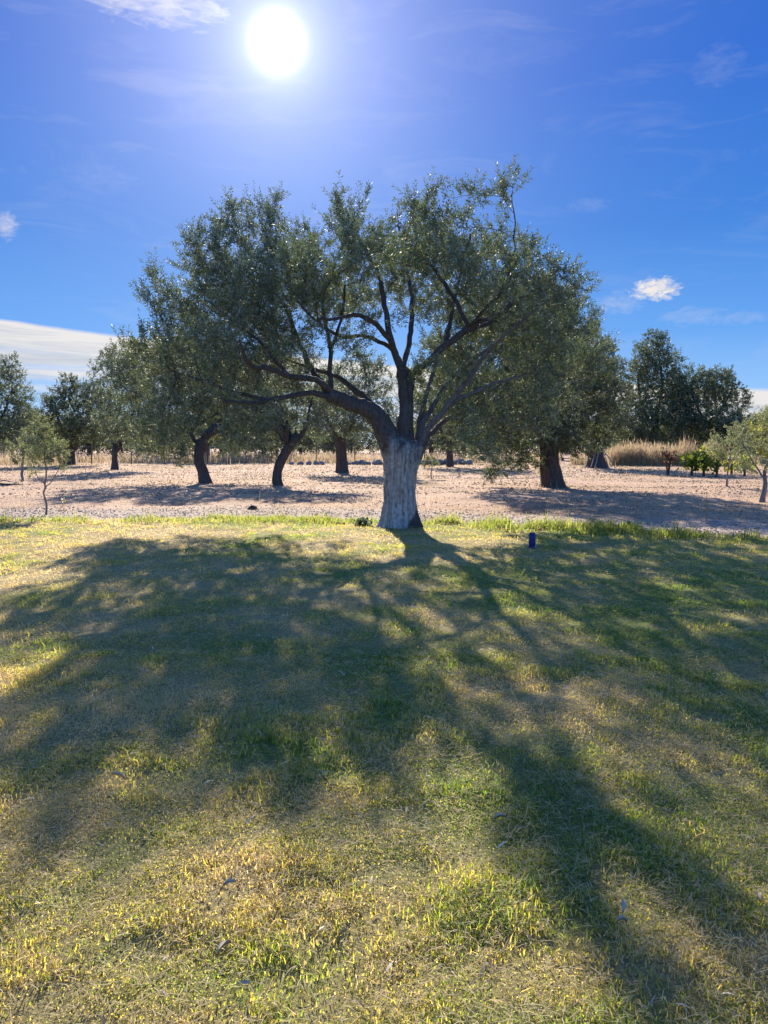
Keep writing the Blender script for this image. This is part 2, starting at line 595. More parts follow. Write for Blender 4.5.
# dry stubble on the lot
acc = Acc()
for (y0, y1, dens, L, Wd) in ((12.5, 22, 170, 0.06, 0.010), (22, 36, 60, 0.08, 0.016), (36, 64, 28, 0.12, 0.030)):
    x, y = scatter(y0, y1, dens, 2)
    ee = y - lawn_edge(x)
    k = (ee > 0.1) & (rng.uniform(0, 1, len(x)) < np.clip((fbm(x * 0.6, y * 1.0, 71) - 0.36) * 4, 0.06, 1) * np.clip((ee - 0.4) / 3.5, 0.12, 1))
    x, y = x[k], y[k]
    n = len(x)
    tall = np.where(rng.uniform(0, 1, n) < 0.004, 4.5, 1.0)
    acc.add(*blades(x, y, lot_h(x, y), L * tall * rng.uniform(0.4, 1.5, n), Wd * rng.uniform(0.6, 1.3, n),
                    np.where(tall > 1, 0.15, np.abs(rng.normal(0.9, 0.45, n))), rng.uniform(0, 1, n), 0.4))
sb = link('dry_stubble', acc.mesh('dry_stubble'), STRAW)
tag(sb, 'sparse straw stubble on the bare soil of the grove', 'dry grass', kind='stuff')

OCT = np.array([[1, 0, 0], [0, 1, 0], [-1, 0, 0], [0, -1, 0], [0, 0, 1], [0, 0, -0.5]], float)
OCF = np.array([[0, 1, 4], [1, 2, 4], [2, 3, 4], [3, 0, 4], [1, 0, 5], [2, 1, 5], [3, 2, 5], [0, 3, 5]])


def pebbles(x, y, z, size):
    n = len(x)
    j = OCT[None] * rng.uniform(0.6, 1.25, (n, 6, 1)) * np.array([1, 1, 0.7])
    a = rng.uniform(0, 6.28, n)
    c, s_ = np.cos(a)[:, None], np.sin(a)[:, None]
    j = np.stack([j[..., 0] * c - j[..., 1] * s_, j[..., 0] * s_ + j[..., 1] * c, j[..., 2]], -1)
    v = j * size[:, None, None] + np.stack([x, y, z], -1)[:, None]
    return v.reshape(-1, 3), [(np.arange(n)[:, None, None] * 6 + OCF[None]).reshape(-1, 3)], np.repeat(rng.uniform(0, 1, n), 6)


acc = Acc()
x, y = scatter(11, 20, 150, 2)
ee = y - lawn_edge(x)
k = rng.uniform(0, 1, len(x)) < np.clip(1.2 - np.abs(ee - 1.5) / 2.0, 0, 1) * (ee > 0.1)
x, y = x[k], y[k]
acc.add(*pebbles(x, y, lot_h(x, y) + 0.004, 0.010 + 0.022 * rng.uniform(0, 1, len(x)) ** 2.5))
gr = link('gravel', acc.mesh('gravel'), GRAVEL)
tag(gr, 'grey gravel scattered along the track beside the lawn', 'gravel', kind='stuff')

acc = Acc()
for (y0, y1, dens, s0) in ((13, 24, 60, 0.018), (24, 40, 34, 0.030), (40, 62, 9, 0.05)):
    x, y = scatter(y0, y1, dens, 2)
    ee = y - lawn_edge(x)
    pt = fbm(x * 0.35, y * 0.8, 81)
    k = (ee > 1.5) & (rng.uniform(0, 1, len(x)) < np.clip((pt - 0.42) * 6, 0.05, 1) * np.where(x > 2, 1.0, 0.6))
    x, y = x[k], y[k]
    acc.add(*pebbles(x, y, lot_h(x, y) + 0.004, s0 * (0.5 + 1.5 * rng.uniform(0, 1, len(x)) ** 2.2)))
cl = link('soil_clods', acc.mesh('soil_clods'), CLOD)
tag(cl, 'dark clods and leaf litter strewn over the grove floor', 'clods', kind='stuff')


# ------------------------------------------------------------------ trees
class Skel:
    def __init__(s):
        s.p, s.par, s.r, s.limb = [], [], [], []

    def add(s, p, par, r=0.0, limb=0):
        s.p.append(np.asarray(p, float))
        s.par.append(par)
        s.r.append(r)
        s.limb.append(limb)
        return len(s.p) - 1

    def path(s, pts, radii, start, limb, step=0.2):
        """resampled smooth path; returns the index of the last node. start: parent index"""
        pts = np.asarray(pts, float)
        n = len(pts)
        t = np.concatenate([[0], np.cumsum(np.linalg.norm(np.diff(pts, axis=0), axis=1))])
        m_ = max(2, int(t[-1] / step) + 1)
        tt = np.linspace(0, t[-1], m_)
        # catmull-rom through the points
        out = []
        for q in tt:
            i = min(max(np.searchsorted(t, q) - 1, 0), n - 2)
            u = (q - t[i]) / max(t[i + 1] - t[i], 1e-6)
            p0, p1, p2, p3 = pts[max(i - 1, 0)], pts[i], pts[i + 1], pts[min(i + 2, n - 1)]
            out.append(0.5 * ((2 * p1) + (p2 - p0) * u + (2 * p0 - 5 * p1 + 4 * p2 - p3) * u * u + (3 * p1 - 3 * p2 + p3 - p0) * u ** 3))
        rr = np.interp(tt, t, radii)
        cur = start
        for q, (p, r) in enumerate(zip(out, rr)):
            if q == 0 and start >= 0:
                if np.linalg.norm(p - s.p[start]) < 0.02:
                    continue
            wob = rng.normal(0, 0.012, 3) if q else 0
            cur = s.add(p + wob, cur, r, limb)
        return cur

    def nearest(s, p):
        return int(np.argmin(np.linalg.norm(np.array(s.p) - p, axis=1)))


def colonise(sk, att, step, dk, iters, up=0.08, allowed=None, jitter=0.12):
    att = np.asarray(att, float)
    nd = np.array(sk.p)
    ids = np.arange(len(nd)) if allowed is None else np.array(allowed)
    D = np.linalg.norm(att[:, None] - nd[ids][None], axis=2)
    near, dist = ids[np.argmin(D, 1)], D.min(1)
    alive = dist > dk
    grown = {}
    for it in range(iters):
        a = np.where(alive)[0]
        if len(a) == 0:
            break
        P = np.array(sk.p)
        dirs = norm(att[a] - P[near[a]])
        acc_ = np.zeros_like(P)
        np.add.at(acc_, near[a], dirs)
        src = np.unique(near[a])
        new = []
        for q in src:
            g_ = grown.get(q, 0)
            if g_ >= 8:
                alive[a[near[a] == q]] = False
                continue
            d = acc_[q]
            ln = np.linalg.norm(d)
            if g_ == 0 and ln > 0.15:
                d = d / ln
                par = sk.par[q]
                if par >= 0:
                    pd = sk.p[q] - sk.p[par]
                    d = d + 0.35 * pd / max(np.linalg.norm(pd), 1e-6)
                d = d + rng.normal(0, jitter, 3) + np.array([0, 0, up])
            else:
                own = np.where(near[a] == q)[0]
                d = dirs[own[rng.integers(0, len(own))]] + rng.normal(0, jitter * .5, 3)
            d = d / np.linalg.norm(d)
            grown[q] = grown.get(q, 0) + 1
            new.append(sk.add(sk.p[q] + d * step, int(q), 0.0, sk.limb[q]))
        if not new:
            break
        NP_ = np.array([sk.p[i] for i in new])
        D = np.linalg.norm(att[:, None] - NP_[None], axis=2)
        m_ = D.min(1)
        b = m_ < dist
        near[b] = np.array(new)[np.argmin(D, 1)][b]
        dist = np.minimum(dist, m_)
        alive &= dist > dk


def pipe(sk, tip=0.004, ex=2.4):
    n = len(sk.p)
    acc_ = np.zeros(n)
    kids = [[] for _ in range(n)]
    for i in range(n):
        if sk.par[i] >= 0:
            kids[sk.par[i]].append(i)
    order = []
    st = [i for i in range(n) if sk.par[i] < 0]
    while st:
        i = st.pop()
        order.append(i)
        st += kids[i]
    r = np.zeros(n)
    for i in reversed(order):
        s_ = sum(r[k] ** ex for k in kids[i])
        r[i] = max(s_ ** (1 / ex) if kids[i] else tip, tip)
    pr = r.copy()
    for i in range(n):
        if sk.r[i] > 0:
            r[i] = sk.r[i]
    # a child never thicker than its parent
    for i in order:
        if sk.par[i] >= 0:
            r[i] = min(r[i], r[sk.par[i]] * 1.0) if sk.r[i] == 0 else r[i]
    return r, pr, kids


def tube(pts, rad, k):
    pts = np.asarray(pts)
    n = len(pts)
    tan = norm(np.gradient(pts, axis=0))
    ref = np.array([0.31, 0.74, 0.2])
    u = np.cross(tan[0], ref)
    u /= np.linalg.norm(u)
    us = []
    for i in range(n):
        u = u - tan[i] * np.dot(u, tan[i])
        u /= max(np.linalg.norm(u), 1e-9)
        us.append(u)
    us = np.array(us)
    vs = np.cross(tan, us)
    a = np.linspace(0, 2 * np.pi, k, endpoint=False)
    ring = np.cos(a)[None, :, None] * us[:, None] + np.sin(a)[None, :, None] * vs[:, None]
    v = pts[:, None] + ring * np.asarray(rad)[:, None, None]
    idx = np.arange(n * k).reshape(n, k)
    nxt = np.roll(idx, -1, 1)
    f = np.stack([idx[:-1], nxt[:-1], nxt[1:], idx[1:]], -1).reshape(-1, 4)
    cap = [idx[-1]]
    return v.reshape(-1, 3), f, cap


def skin(sk, r, kids, limb=None, minr=0.0, rough=0.0):
    """tubes for all chains (of one limb)"""
    V, F, n0 = [], [], 0
    starts = []
    for i in range(len(sk.p)):
        p = sk.par[i]
        if p < 0 or sk.limb[p] != sk.limb[i]:
            starts.append(i)
        else:
            big = max(kids[p], key=lambda c: (sk.limb[c] == sk.limb[p], r[c]))
            if big != i:
                starts.append(i)
    for s_ in starts:
        if limb is not None and sk.limb[s_] != limb:
            continue
        ch = [s_]
        while True:
            c = [k for k in kids[ch[-1]] if sk.limb[k] == sk.limb[s_]]
            if not c:
                break
            ch.append(max(c, key=lambda k: r[k]))
        pts = [sk.p[i] for i in ch]
        rad = [r[i] for i in ch]
        if sk.par[s_] >= 0:
            pts = [sk.p[sk.par[s_]]] + pts
            rad = [min(r[sk.par[s_]], r[s_] * 1.25)] + rad
        if len(pts) < 2 or max(rad) < minr:
            continue
        k = 14 if rad[0] > 0.08 else 8 if rad[0] > 0.03 else 5 if rad[0] > 0.012 else 3
        v, f, cap = tube(pts, rad, k)
        if rough and rad[0] > 0.03:
            c = np.repeat(np.array(pts), k, 0)
            ang = np.tile(np.arange(k), len(pts))
            v = c + (v - c) * (1 + rough * (hash2(ang, np.floor(c[:, 2] * 0.9 + c[:, 0] * 0.9), 5) - 0.5) * 1.2
                               + rough * 0.7 * (hash2(ang, np.arange(len(c)) // k, 9) - 0.5))[:, None]
        V.append(v)
        F.append(f + n0)
        n0 += len(v)
    return (np.concatenate(V), np.concatenate(F)) if V else (None, None)


def sprays(P, D, per, shoot, pairs, leaf_l, leaf_w, up=0.35, spread=0.8, bias=0.0, jit=0.04):
    """olive shoots: leaves in opposite pairs along short twigs that curve upward"""
    n = len(P)
    m_ = n * per
    p = np.repeat(P, per, 0) + rng.normal(0, jit, (m_, 3))
    d = norm(np.repeat(D, per, 0) + rng.normal(0, spread, (m_, 3)) + np.array([0, 0, up]))
    L = shoot * rng.uniform(0.45, 1.3, m_)
    t = (np.arange(pairs) + 0.6) / pairs
    q = p[:, None] + d[:, None] * (L[:, None] * t[None])[..., None] + np.array([0, 0, 1.0]) * (0.10 * L[:, None] * t[None] ** 2)[..., None]
    ref = norm(rng.normal(0, 1, (m_, 3)))
    s1 = norm(np.cross(d, ref))
    s2 = np.cross(d, s1)
    ph = (np.arange(pairs) % 2)[None, :, None]
    side = s1[:, None] * (1 - ph) + s2[:, None] * ph
    Q, LD = [], []
    for sg in (1, -1):
        ld = norm(d[:, None] * 0.75 + side * sg * 0.8 + rng.normal(0, 0.25, (m_, pairs, 3)))
        Q.append(q.reshape(-1, 3))
        LD.append(ld.reshape(-1, 3))
    Q, LD = np.concatenate(Q), np.concatenate(LD)
    k = len(Q)
    nrm = norm(rng.normal(0, 0.8, (k, 3)) + np.array([0, 0, 0.8]))
    w = norm(np.cross(LD, nrm))
    ll = leaf_l * rng.uniform(0.65, 1.25, k)
    ww = leaf_w * rng.uniform(0.7, 1.2, k)
    a = Q
    mid = Q + LD * (ll * 0.5)[:, None]
    tip = Q + LD * ll[:, None]
    v = np.stack([a, mid + w * (ww / 2)[:, None], tip, mid - w * (ww / 2)[:, None]], 1).reshape(-1, 3)
    f = (np.arange(k)[:, None] * 4 + np.array([[0, 1, 2, 3]]))
    return v, f, np.repeat(np.clip(rng.beta(2, 2.2, k) + bias, 0, 1), 4)


def clump_points(clumps, dens, d0):
    """attraction points in ellipsoids given as (px, py, depth offset, rx px, ry px[, depth radius m])"""
    out = []
    for c in clumps:
        px, py, dd, rx, ry = c[:5]
        d = d0 + dd
        cen = U(px, py, d)
        a, b = rx / F_PX * d, ry / F_PX * d
        cdep = c[5] if len(c) > 5 else min(a, b) * 1.05
        n = max(3, int(dens * (c[6] if len(c) > 6 else 1) * 4.19 * a * b * cdep))
        u = norm(rng.normal(0, 1, (n, 3))) * (rng.uniform(0, 1, (n, 1)) ** 0.40)
        out.append(cen + u * np.array([a, cdep, b]))
    return np.concatenate(out)


def leaf_nodes(sk, r, thr, zmin=0.25):
    ids = [i for i in range(len(sk.p)) if sk.r[i] == 0 and r[i] < thr and sk.par[i] >= 0 and sk.p[i][2] > zmin]
    P = np.array([sk.p[i] for i in ids])
    D = norm(np.array([sk.p[i] - sk.p[sk.par[i]] for i in ids]))
    return P, D


# --- the main tree
DT = G(403, 529)[1]
base = G(403, 529)
MT = empty('olive_tree', base, 'large spreading olive tree with whitewashed trunk at the edge of the lawn', 'tree')


def lean_back(py):
    return 0.5 * min(1.0, max(0.0, (420 - py) / 200))


def M_(px, py, dd=0.0):
    return U(px, py, DT + dd + lean_back(py))


PXM = DT / F_PX
sk = Skel()
root = sk.add(M_(403, 520), -1, 0.33, 0)
core = sk.path([M_(403, 520), M_(401, 490), M_(402, 460), M_(403, 448)], [0.33, 0.31, 0.33, 0.34], root, 0)
hub = core


def limb(pts, rad_px, start, lid, near=False):
    P = [M_(*p) for p in pts]
    if near:
        start = min([i for i in range(len(sk.p)) if sk.limb[i] == lid], key=lambda i: np.linalg.norm(sk.p[i] - P[0]))
    return sk.path(P, [q * PXM / 2 * (0.80 if q < 13 else 0.94) for q in rad_px], start, lid, 0.16)


# left limb (1)
limb([(395, 462, 0), (387, 436, -.05), (379, 418, -.1), (362, 407, -.2), (345, 401, -.3), (330, 396, -.35)], [25, 24, 21, 18, 16, 15], hub, 1)
limb([(330, 396, -.35), (308, 394, -.5), (291, 396, -.7), (268, 400, -.9), (250, 404, -1.1), (225, 402, -1.4)], [9, 7, 6, 5, 4, 3], 0, 1, True)
limb([(331, 396, -.35), (330, 375, -.3), (330, 352, -.25), (326, 327, -.2), (320, 295, -.1)], [8, 6, 5.5, 4, 3], 0, 1, True)
limb([(330, 352, -.25), (336, 337, -.5), (342, 315, -.8), (345, 285, -1.3)], [4.5, 4, 3, 2.5], 0, 1, True)
limb([(330, 394, -.3), (312, 371, .1), (298, 340, .5), (289, 315, .9), (270, 280, 1.3)], [9, 7, 6, 5, 3], 0, 1, True)
limb([(336, 396, -.35), (318, 381, -.6), (291, 376, -1.0), (268, 368, -1.4), (250, 365, -1.8), (240, 345, -2.2)], [8, 7, 6, 6, 5, 3], 0, 1, True)
limb([(382, 424, .05), (372, 404, .4), (359, 393, .7), (342, 380, 1.1), (330, 374, 1.5), (300, 365, 2.2), (270, 350, 2.8)], [14, 10, 8, 7, 6, 4, 3], 0, 1, True)
limb([(291, 377, -1.0), (262, 345, -.7), (232, 320, -.5), (205, 300, -.4)], [5, 4, 3, 2.5], 0, 1, True)
limb([(268, 400, -.9), (235, 392, -.4), (200, 380, 0), (170, 370, .3)], [5, 4, 3, 2.5], 0, 1, True)
# centre limb (2)
limb([(405, 460, .05), (406, 436, .05), (406, 410, .05), (406, 385, .05), (404, 371, .05)], [20, 18, 16, 16, 16], hub, 2)
limb([(404, 373, .05), (396, 355, 0), (388, 327, -.1), (384, 300, -.1), (376, 270, 0), (364, 248, .1), (352, 225, .2)], [12, 10, 7, 6, 5, 4, 3], 0, 2, True)
limb([(396, 353, 0), (385, 333, -.4), (373, 322, -.7), (355, 314, -1.0), (338, 318, -1.3), (318, 320, -1.8)], [7, 6, 5.5, 5, 4, 3], 0, 2, True)
limb([(393, 350, .05), (366, 336, .6), (342, 337, 1.1), (315, 320, 1.8), (290, 290, 2.4)], [6, 5, 4.5, 4, 3], 0, 2, True)
limb([(404, 364, .05), (410, 335, .6), (412, 300, 1.1), (405, 262, 1.6), (398, 225, 1.9)], [8, 7, 6, 4, 3], 0, 2, True)
# right limb (3)
limb([(405, 388, .05), (412, 377, .1), (424, 366, .1), (438, 352, 0), (462, 333, -.1), (475, 324, -.2), (495, 317, -.3), (512, 305, -.4)], [12, 11, 10, 9, 8, 7, 5, 4], hub, 3)
limb([(470, 326, -.2), (488, 307, -.5), (504, 288, -.8), (512, 262, -1.0), (515, 225, -.9), (512, 190, -.7)], [5, 4.2, 3.4, 2.4, 1.6, 1.0], 0, 3, True)
limb([(469, 328, -.1), (455, 300, .2), (436, 272, .4), (418, 249, .6), (412, 215, .6)], [5.5, 5, 4.5, 4, 2.5], 0, 3, True)
limb([(470, 330, -.1), (490, 322, .5), (515, 300, 1.1), (545, 290, 1.7)], [5.5, 5, 4, 3], 0, 3, True)
limb([(445, 347, 0), (452, 310, .9), (462, 270, 1.6), (470, 235, 2.1)], [6, 5, 4, 3], 0, 3, True)
# slender stems on the right (4..7)
limb([(412, 462, .1), (417, 440, .2), (422, 412, .35), (431, 378, .5), (439, 352, .7), (450, 320, 1.0), (458, 285, 1.3)], [9, 7.5, 6.5, 5.5, 4.5, 4, 3], hub, 4)
limb([(414, 464, .0), (420, 437, .1), (429, 412, .3), (448, 382, .7), (470, 362, 1.2), (497, 343, 1.8), (525, 330, 2.4)], [10, 8.5, 7, 6, 5, 4, 3], hub, 5)
limb([(416, 462, -.1), (424, 437, -.1), (442, 412, -.2), (465, 384, -.4), (478, 364, -.6), (500, 340, -1.0), (530, 315, -1.3)], [11, 9.5, 7.5, 6.5, 5.5, 4, 3], hub, 6)
limb([(442, 412, -.2), (458, 399, -.1), (478, 390, .1), (505, 380, .5), (535, 372, 1.0)], [5, 4.5, 4, 3.5, 2.5], 0, 6, True)
limb([(416, 464, .2), (426, 440, .5), (446, 420, 1.2), (475, 408, 2.1), (515, 395, 3.2), (555, 385, 4.2), (585, 380, 5.0)], [10, 8, 6.5, 6, 5, 4, 3], hub, 7)

CL = [  # px, py, depth offset, rx, ry, depth radius (m)
    (152, 345, 0.0, 32, 40, .9), (172, 305, .3, 34, 36, .9), (200, 262, -.2, 34, 36, 1.0), (240, 234, .2, 30, 30, 1.0),
    (280, 228, -.4, 34, 28, 1.0), (316, 218, .3, 30, 28, 1.0), (345, 222, -.3, 24, 26, .9), (378, 213, .2, 18, 28, .8),
    (410, 230, -.3, 26, 28, .9), (440, 212, .3, 20, 32, .8), (470, 222, -.2, 24, 34, .9), (496, 203, -.7, 18, 30, .7),
    (510, 194, -.8, 18, 20, .5, 1.4), (150, 320, .2, 26, 26, .7, 1.6), (180, 278, .2, 26, 26, .7, 1.6), (205, 245, -.2, 22, 22, .6, 1.4), (172, 300, .8, 28, 28, .8, 1.6), (200, 270, .8, 28, 26, .8, 1.5), (310, 213, 1, 28, 20, .8, 1.7), (285, 210, 1, 22, 16, .7, 1.5), (345, 215, .6, 18, 20, .6, 1.3), (535, 245, -.6, 16, 20, .5, 1.3), (520, 235, -.9, 22, 34, .8), (545, 285, -.4, 32, 30, .9), (575, 290, 0, 18, 30, .7),
    (565, 325, .6, 30, 28, .9), (535, 330, .2, 34, 32, 1.0),
    # middle
    (230, 300, .3, 42, 36, 1.0), (270, 275, -.6, 36, 34, 1.0), (320, 270, .6, 36, 30, 1.0), (365, 262, -.6, 32, 30, .9),
    (415, 275, .5, 34, 32, 1.0), (460, 270, -.5, 30, 30, .9), (495, 280, .6, 30, 32, .9), (350, 305, -1.1, 26, 22, .7),
    (300, 315, .5, 24, 22, .8), (440, 315, .9, 24, 22, .8), (500, 330, -.8, 30, 26, .8),
    # front
    (250, 300, -2.3, 38, 34, 1.0), (310, 275, -2.7, 38, 30, 1.1), (375, 262, -2.8, 36, 28, 1.0), (440, 268, -2.6, 36, 30, 1.0),
    (495, 300, -2.0, 34, 32, 1.0), (200, 345, -1.6, 34, 34, .9), (225, 365, -2.2, 26, 26, .8), (330, 320, -3.2, 26, 18, .7),
    # back
    (220, 300, 2.4, 38, 34, 1.2), (290, 270, 2.9, 38, 30, 1.2), (360, 258, 3.0, 36, 28, 1.1), (430, 258, 2.9, 36, 30, 1.1),
    (500, 270, 2.6, 36, 34, 1.2), (545, 330, 3.0, 32, 34, 1.2), (585, 372, 5.0, 24, 24, 1.0), (555, 380, 4.0, 30, 26, 1.0), (180, 360, 2.2, 34, 32, 1.0),
    (270, 345, 3.0, 24, 18, .8),
    # deep back of the crown, seen through the front
    (200, 330, 4.0, 34, 28, 1.3), (250, 315, 4.6, 34, 24, 1.3), (300, 300, 5.0, 34, 24, 1.3), (350, 295, 5.0, 32, 22, 1.3), (400, 290, 4.8, 32, 24, 1.3),
    (450, 300, 4.6, 32, 28, 1.3), (500, 315, 4.6, 34, 30, 1.4), (545, 350, 4.6, 32, 30, 1.4), (160, 370, 3.4, 26, 26, 1.1), (590, 355, 5.2, 22, 24, 1.1), (230, 370, 4.0, 28, 16, 1.0),
    (290, 345, 4.6, 24, 14, 1.0), (470, 355, 4.4, 26, 20, 1.1), (430, 345, 4.4, 18, 14, .9),
    # thin inner foliage around the limbs
    (280, 350, .2, 40, 24, 1.4, .9), (300, 382, -.4, 34, 14, 1.0, .8), (420, 360, -.6, 20, 22, .7, .5), (340, 325, -.3, 26, 22, .8, .8), (440, 405, .3, 26, 22, .8, .9), (425, 385, 1.5, 24, 22, .9, .8), (460, 430, .3, 18, 14, .6, .9), (415, 398, 1.8, 18, 20, .8, .7), (475, 415, .6, 22, 18, .8), (385, 330, -.8, 20, 18, .6, .5), (200, 385, 3.5, 28, 18, 1.1), (260, 372, 4.4, 28, 14, 1.1), (312, 366, 4.5, 22, 10, 1.0, .8), (180, 350, 4.6, 30, 22, 1.2), (480, 385, 3.8, 24, 20, 1.1), (520, 385, 4.3, 28, 22, 1.2), (452, 372, 4.6, 22, 18, 1.1), (560, 405, 4.6, 26, 18, 1.1), (455, 350, .8, 34, 34, 1.2, .9), (480, 395, 1.2, 30, 26, 1.1, .9), (445, 385, 1.5, 20, 24, .8, .5), (430, 330, -1.2, 26, 24, .9, .5), (355, 345, .4, 22, 16, 1.0, .25),
    (240, 385, -.6, 26, 20, 1.0, .7), (215, 375, .6, 30, 26, 1.0), (460, 425, .8, 16, 16, .7, .6), (225, 445, -.3, 22, 18, .7, .8), (170, 440, .6, 20, 22, .7), (205, 460, .2, 16, 14, .5, .7), (150, 395, .2, 18, 26, .7), (380, 300, 1.5, 26, 20, 1.0, .6), (330, 345, 1.2, 30, 18, 1.0, .5), (300, 350, -1.2, 24, 18, .8, .5), (270, 330, -1.6, 34, 22, 1.0, .7), (505, 405, 2.6, 30, 28, 1.2), (540, 430, 2.4, 20, 20, .9),
    # low on both sides
    (165, 395, .4, 28, 32, .8), (205, 400, .2, 28, 28, .8), (190, 435, .2, 22, 22, .6), (235, 425, -.2, 20, 20, .6), (180, 460, .1, 15, 14, .4),
    (150, 425, .8, 18, 24, .6), (520, 375, 1.4, 30, 26, .9), (545, 400, 2.0, 28, 26, .9), (485, 400, .6, 16, 16, .5), (505, 430, 1.4, 22, 22, .6),
    (253, 455, .0, 7, 16, .3), (486, 462, .2, 9, 18, .3), (270, 415, -.9, 14, 10, .4),
]
CL = [(395 + (c[0] - 395) * .985, c[1], (c[2] if c[2] > -1.5 else c[2] * .7) + (1.6 if c[0] < 335 else -.6) * lean_back(c[1]) * (1 if c[2] < 2 else .3)) + tuple(c[3:]) for c in CL]


def set_back(c):
    # the upper left of the crown leans away behind the trunk
    c = list(c)
    if c[0] < 345:
        k_ = (445 - (c[1] - .75 * c[4])) / 745
        s_ = (1.6 + 3.05 * k_) / (.512 - k_)
        c[2] = max(c[2], min(3.05 + s_ - DT, 3.6))
    return tuple(c)


CL = [set_back(c) for c in CL]
att = clump_points(CL, 42, DT)
nz = vnoise(att[:, 0] * 1.5, att[:, 2] * 1.5, 401) + vnoise(att[:, 1] * 1.5, att[:, 2] * 1.5, 402) + vnoise(att[:, 0] * 1.5, att[:, 1] * 1.5, 403)
att = att[nz > 1.37]
allowed = [i for i in range(len(sk.p)) if sk.limb[i] > 0 and sk.r[i] < 0.11]
colonise(sk, att, 0.15, 0.20, 70, 0.05, allowed)
r, pr, kids = pipe(sk, 0.0035, 2.35)
JOIN = 0.075
rl = np.array([(0.6 if sk.p[q_][2] < 1.95 else 1.0) * q * 0.84 if q > JOIN else q * (0.84 + 0.16 * min(1, (JOIN - q) / 0.02)) for q_, q in enumerate(r)])
for lid in range(1, 8):
    v, f = skin(sk, rl, kids, lid, 0.0, 0.16)
    link('limb', mesh_np('limb', v - base, [f], None, True), BARK if lid < 4 else BARK_STEM, MT)
P, D = leaf_nodes(sk, pr, 0.0125)
v, f, rr = sprays(P, D, 4, 0.30, 9, 0.072, 0.0215, 0.62, 0.52, 0.0, 0.04)
link('crown', mesh_np('crown', v - base, [f], {'rnd': rr}), OLIVE, MT)
print('main tree: nodes', len(sk.p), 'leaf nodes', len(P), 'leaves', len(f))


def trunk_mesh(rings, k=96, seed=0, flute=0.10, roots=5, flare_h=0.35):
    """rings: list of (centre, radius x, radius y). fluted old olive trunk"""
    V = []
    n = len(rings)
    ph = random.Random(seed)
    furrow = [(ph.uniform(0, 6.28), ph.uniform(0.08, 0.16), ph.uniform(0.4, 1.0)) for _ in range(17)]
    lobes = [(ph.uniform(0, 6.28), ph.uniform(.6, 1)) for _ in range(roots)]
    for i, (c, ra, rb) in enumerate(rings):
        zrel = c[2]
        fl = max(0, 1 - zrel / flare_h)
        for j in range(k):
            a = 2 * math.pi * j / k
            s_ = 1.0
            for (fa, fw, fd) in furrow:
                x_ = (a - fa - 0.18 * math.sin(zrel * 2.4 + fa) + math.pi) % (2 * math.pi) - math.pi
                s_ -= flute * fd * math.exp(-(x_ / fw) ** 2)
            s_ += 0.05 * math.sin(3 * a + zrel * 1.3 + seed) + 0.03 * math.sin(5 * a - zrel * 2.1)
            for (la, lw) in lobes:
                x_ = (a - la + math.pi) % (2 * math.pi) - math.pi
                s_ += fl * fl * 0.42 * lw * math.exp(-(x_ / 0.35) ** 2)
            s_ += 0.018 * (hash2(np.array(j), np.array(i), seed + 3) - 0.5)
            V.append((c[0] + ra * s_ * math.cos(a), c[1] + rb * s_ * math.sin(a), c[2]))
    idx = np.arange(n * k).reshape(n, k)
    nxt = np.roll(idx, -1, 1)
    f = np.stack([idx[:-1], nxt[:-1], nxt[1:], idx[1:]], -1).reshape(-1, 4)
    V.append(tuple(np.array(rings[-1][0]) + np.array([0, 0, 0.03])))
    top = np.stack([idx[-1], nxt[-1], np.full(k, n * k)], -1)
    return np.array(V), [f, top]


zs = [-0.12, 0.0, 0.06, 0.14, 0.24, 0.36, 0.5, 0.65, 0.8, 0.95, 1.1, 1.25, 1.38, 1.5, 1.6, 1.68]
zk = [-.12, 0, .2, .45, .8, 1.1, 1.35, 1.55, 1.7]
rad = np.interp(zs, zk, [.47, .425, .375, .325, .312, .325, .36, .35, .24])
cx = np.interp(zs, zk, [.01, 0, -.03, -.045, -.05, -.03, -.01, 0, .0])
v, fs = trunk_mesh([((x_, 0, z_), r_, r_ * 0.92) for x_, z_, r_ in zip(cx, zs, rad)], 96, 4, 0.06, 6, 0.35)
UV, U3, U4, un = [v], [fs[1]], [fs[0]], len(v)
bot = np.arange(96)[::-1]
U3.append(np.stack([np.full(94, bot[0]), bot[1:-1], bot[2:]], -1))


def capped(pts, rads, k=16):
    global un
    v_, f_, _ = tube(pts, rads, k)
    n_ = len(pts)
    v_ = np.concatenate([v_, [pts[0]], [pts[-1] + norm(pts[-1] - pts[-2]) * rads[-1] * .6]])
    a_ = np.arange(k)
    UV.append(v_)
    U4.append(f_ + un)
    U3.append(np.stack([np.roll(a_, -1), a_, np.full(k, n_ * k)], -1) + un)
    U3.append(np.stack([a_ + (n_ - 1) * k, np.roll(a_, -1) + (n_ - 1) * k, np.full(k, n_ * k + 1)], -1) + un)
    un += len(v_)


done = set()
for i in range(len(sk.p)):
    if r[i] <= JOIN or sk.limb[i] == 0 or i in done:
        continue
    ch = [sk.par[i], i]
    done.add(i)
    while True:
        c = [k_ for k_ in kids[ch[-1]] if r[k_] > JOIN and k_ not in done]
        if not c:
            break
        b_ = max(c, key=lambda k_: r[k_])
        done.add(b_)
        ch.append(b_)
    pp = np.array([sk.p[k_] for k_ in ch]) - base
    qq = [r[k_] for k_ in ch]
    qq[0] = min(qq[0], qq[1])
    capped(pp, np.array(qq))
tmp = bpy.data.objects.new('tmp', mesh_np('tmp', np.concatenate(UV), [np.concatenate(U3), np.concatenate(U4)]))
COL.objects.link(tmp)
md = tmp.modifiers.new('r', 'REMESH')
md.mode = 'VOXEL'
md.voxel_size = 0.017
md = tmp.modifiers.new('s', 'SMOOTH')
md.factor = 0.5
md.iterations = 5
dg = bpy.context.evaluated_depsgraph_get()
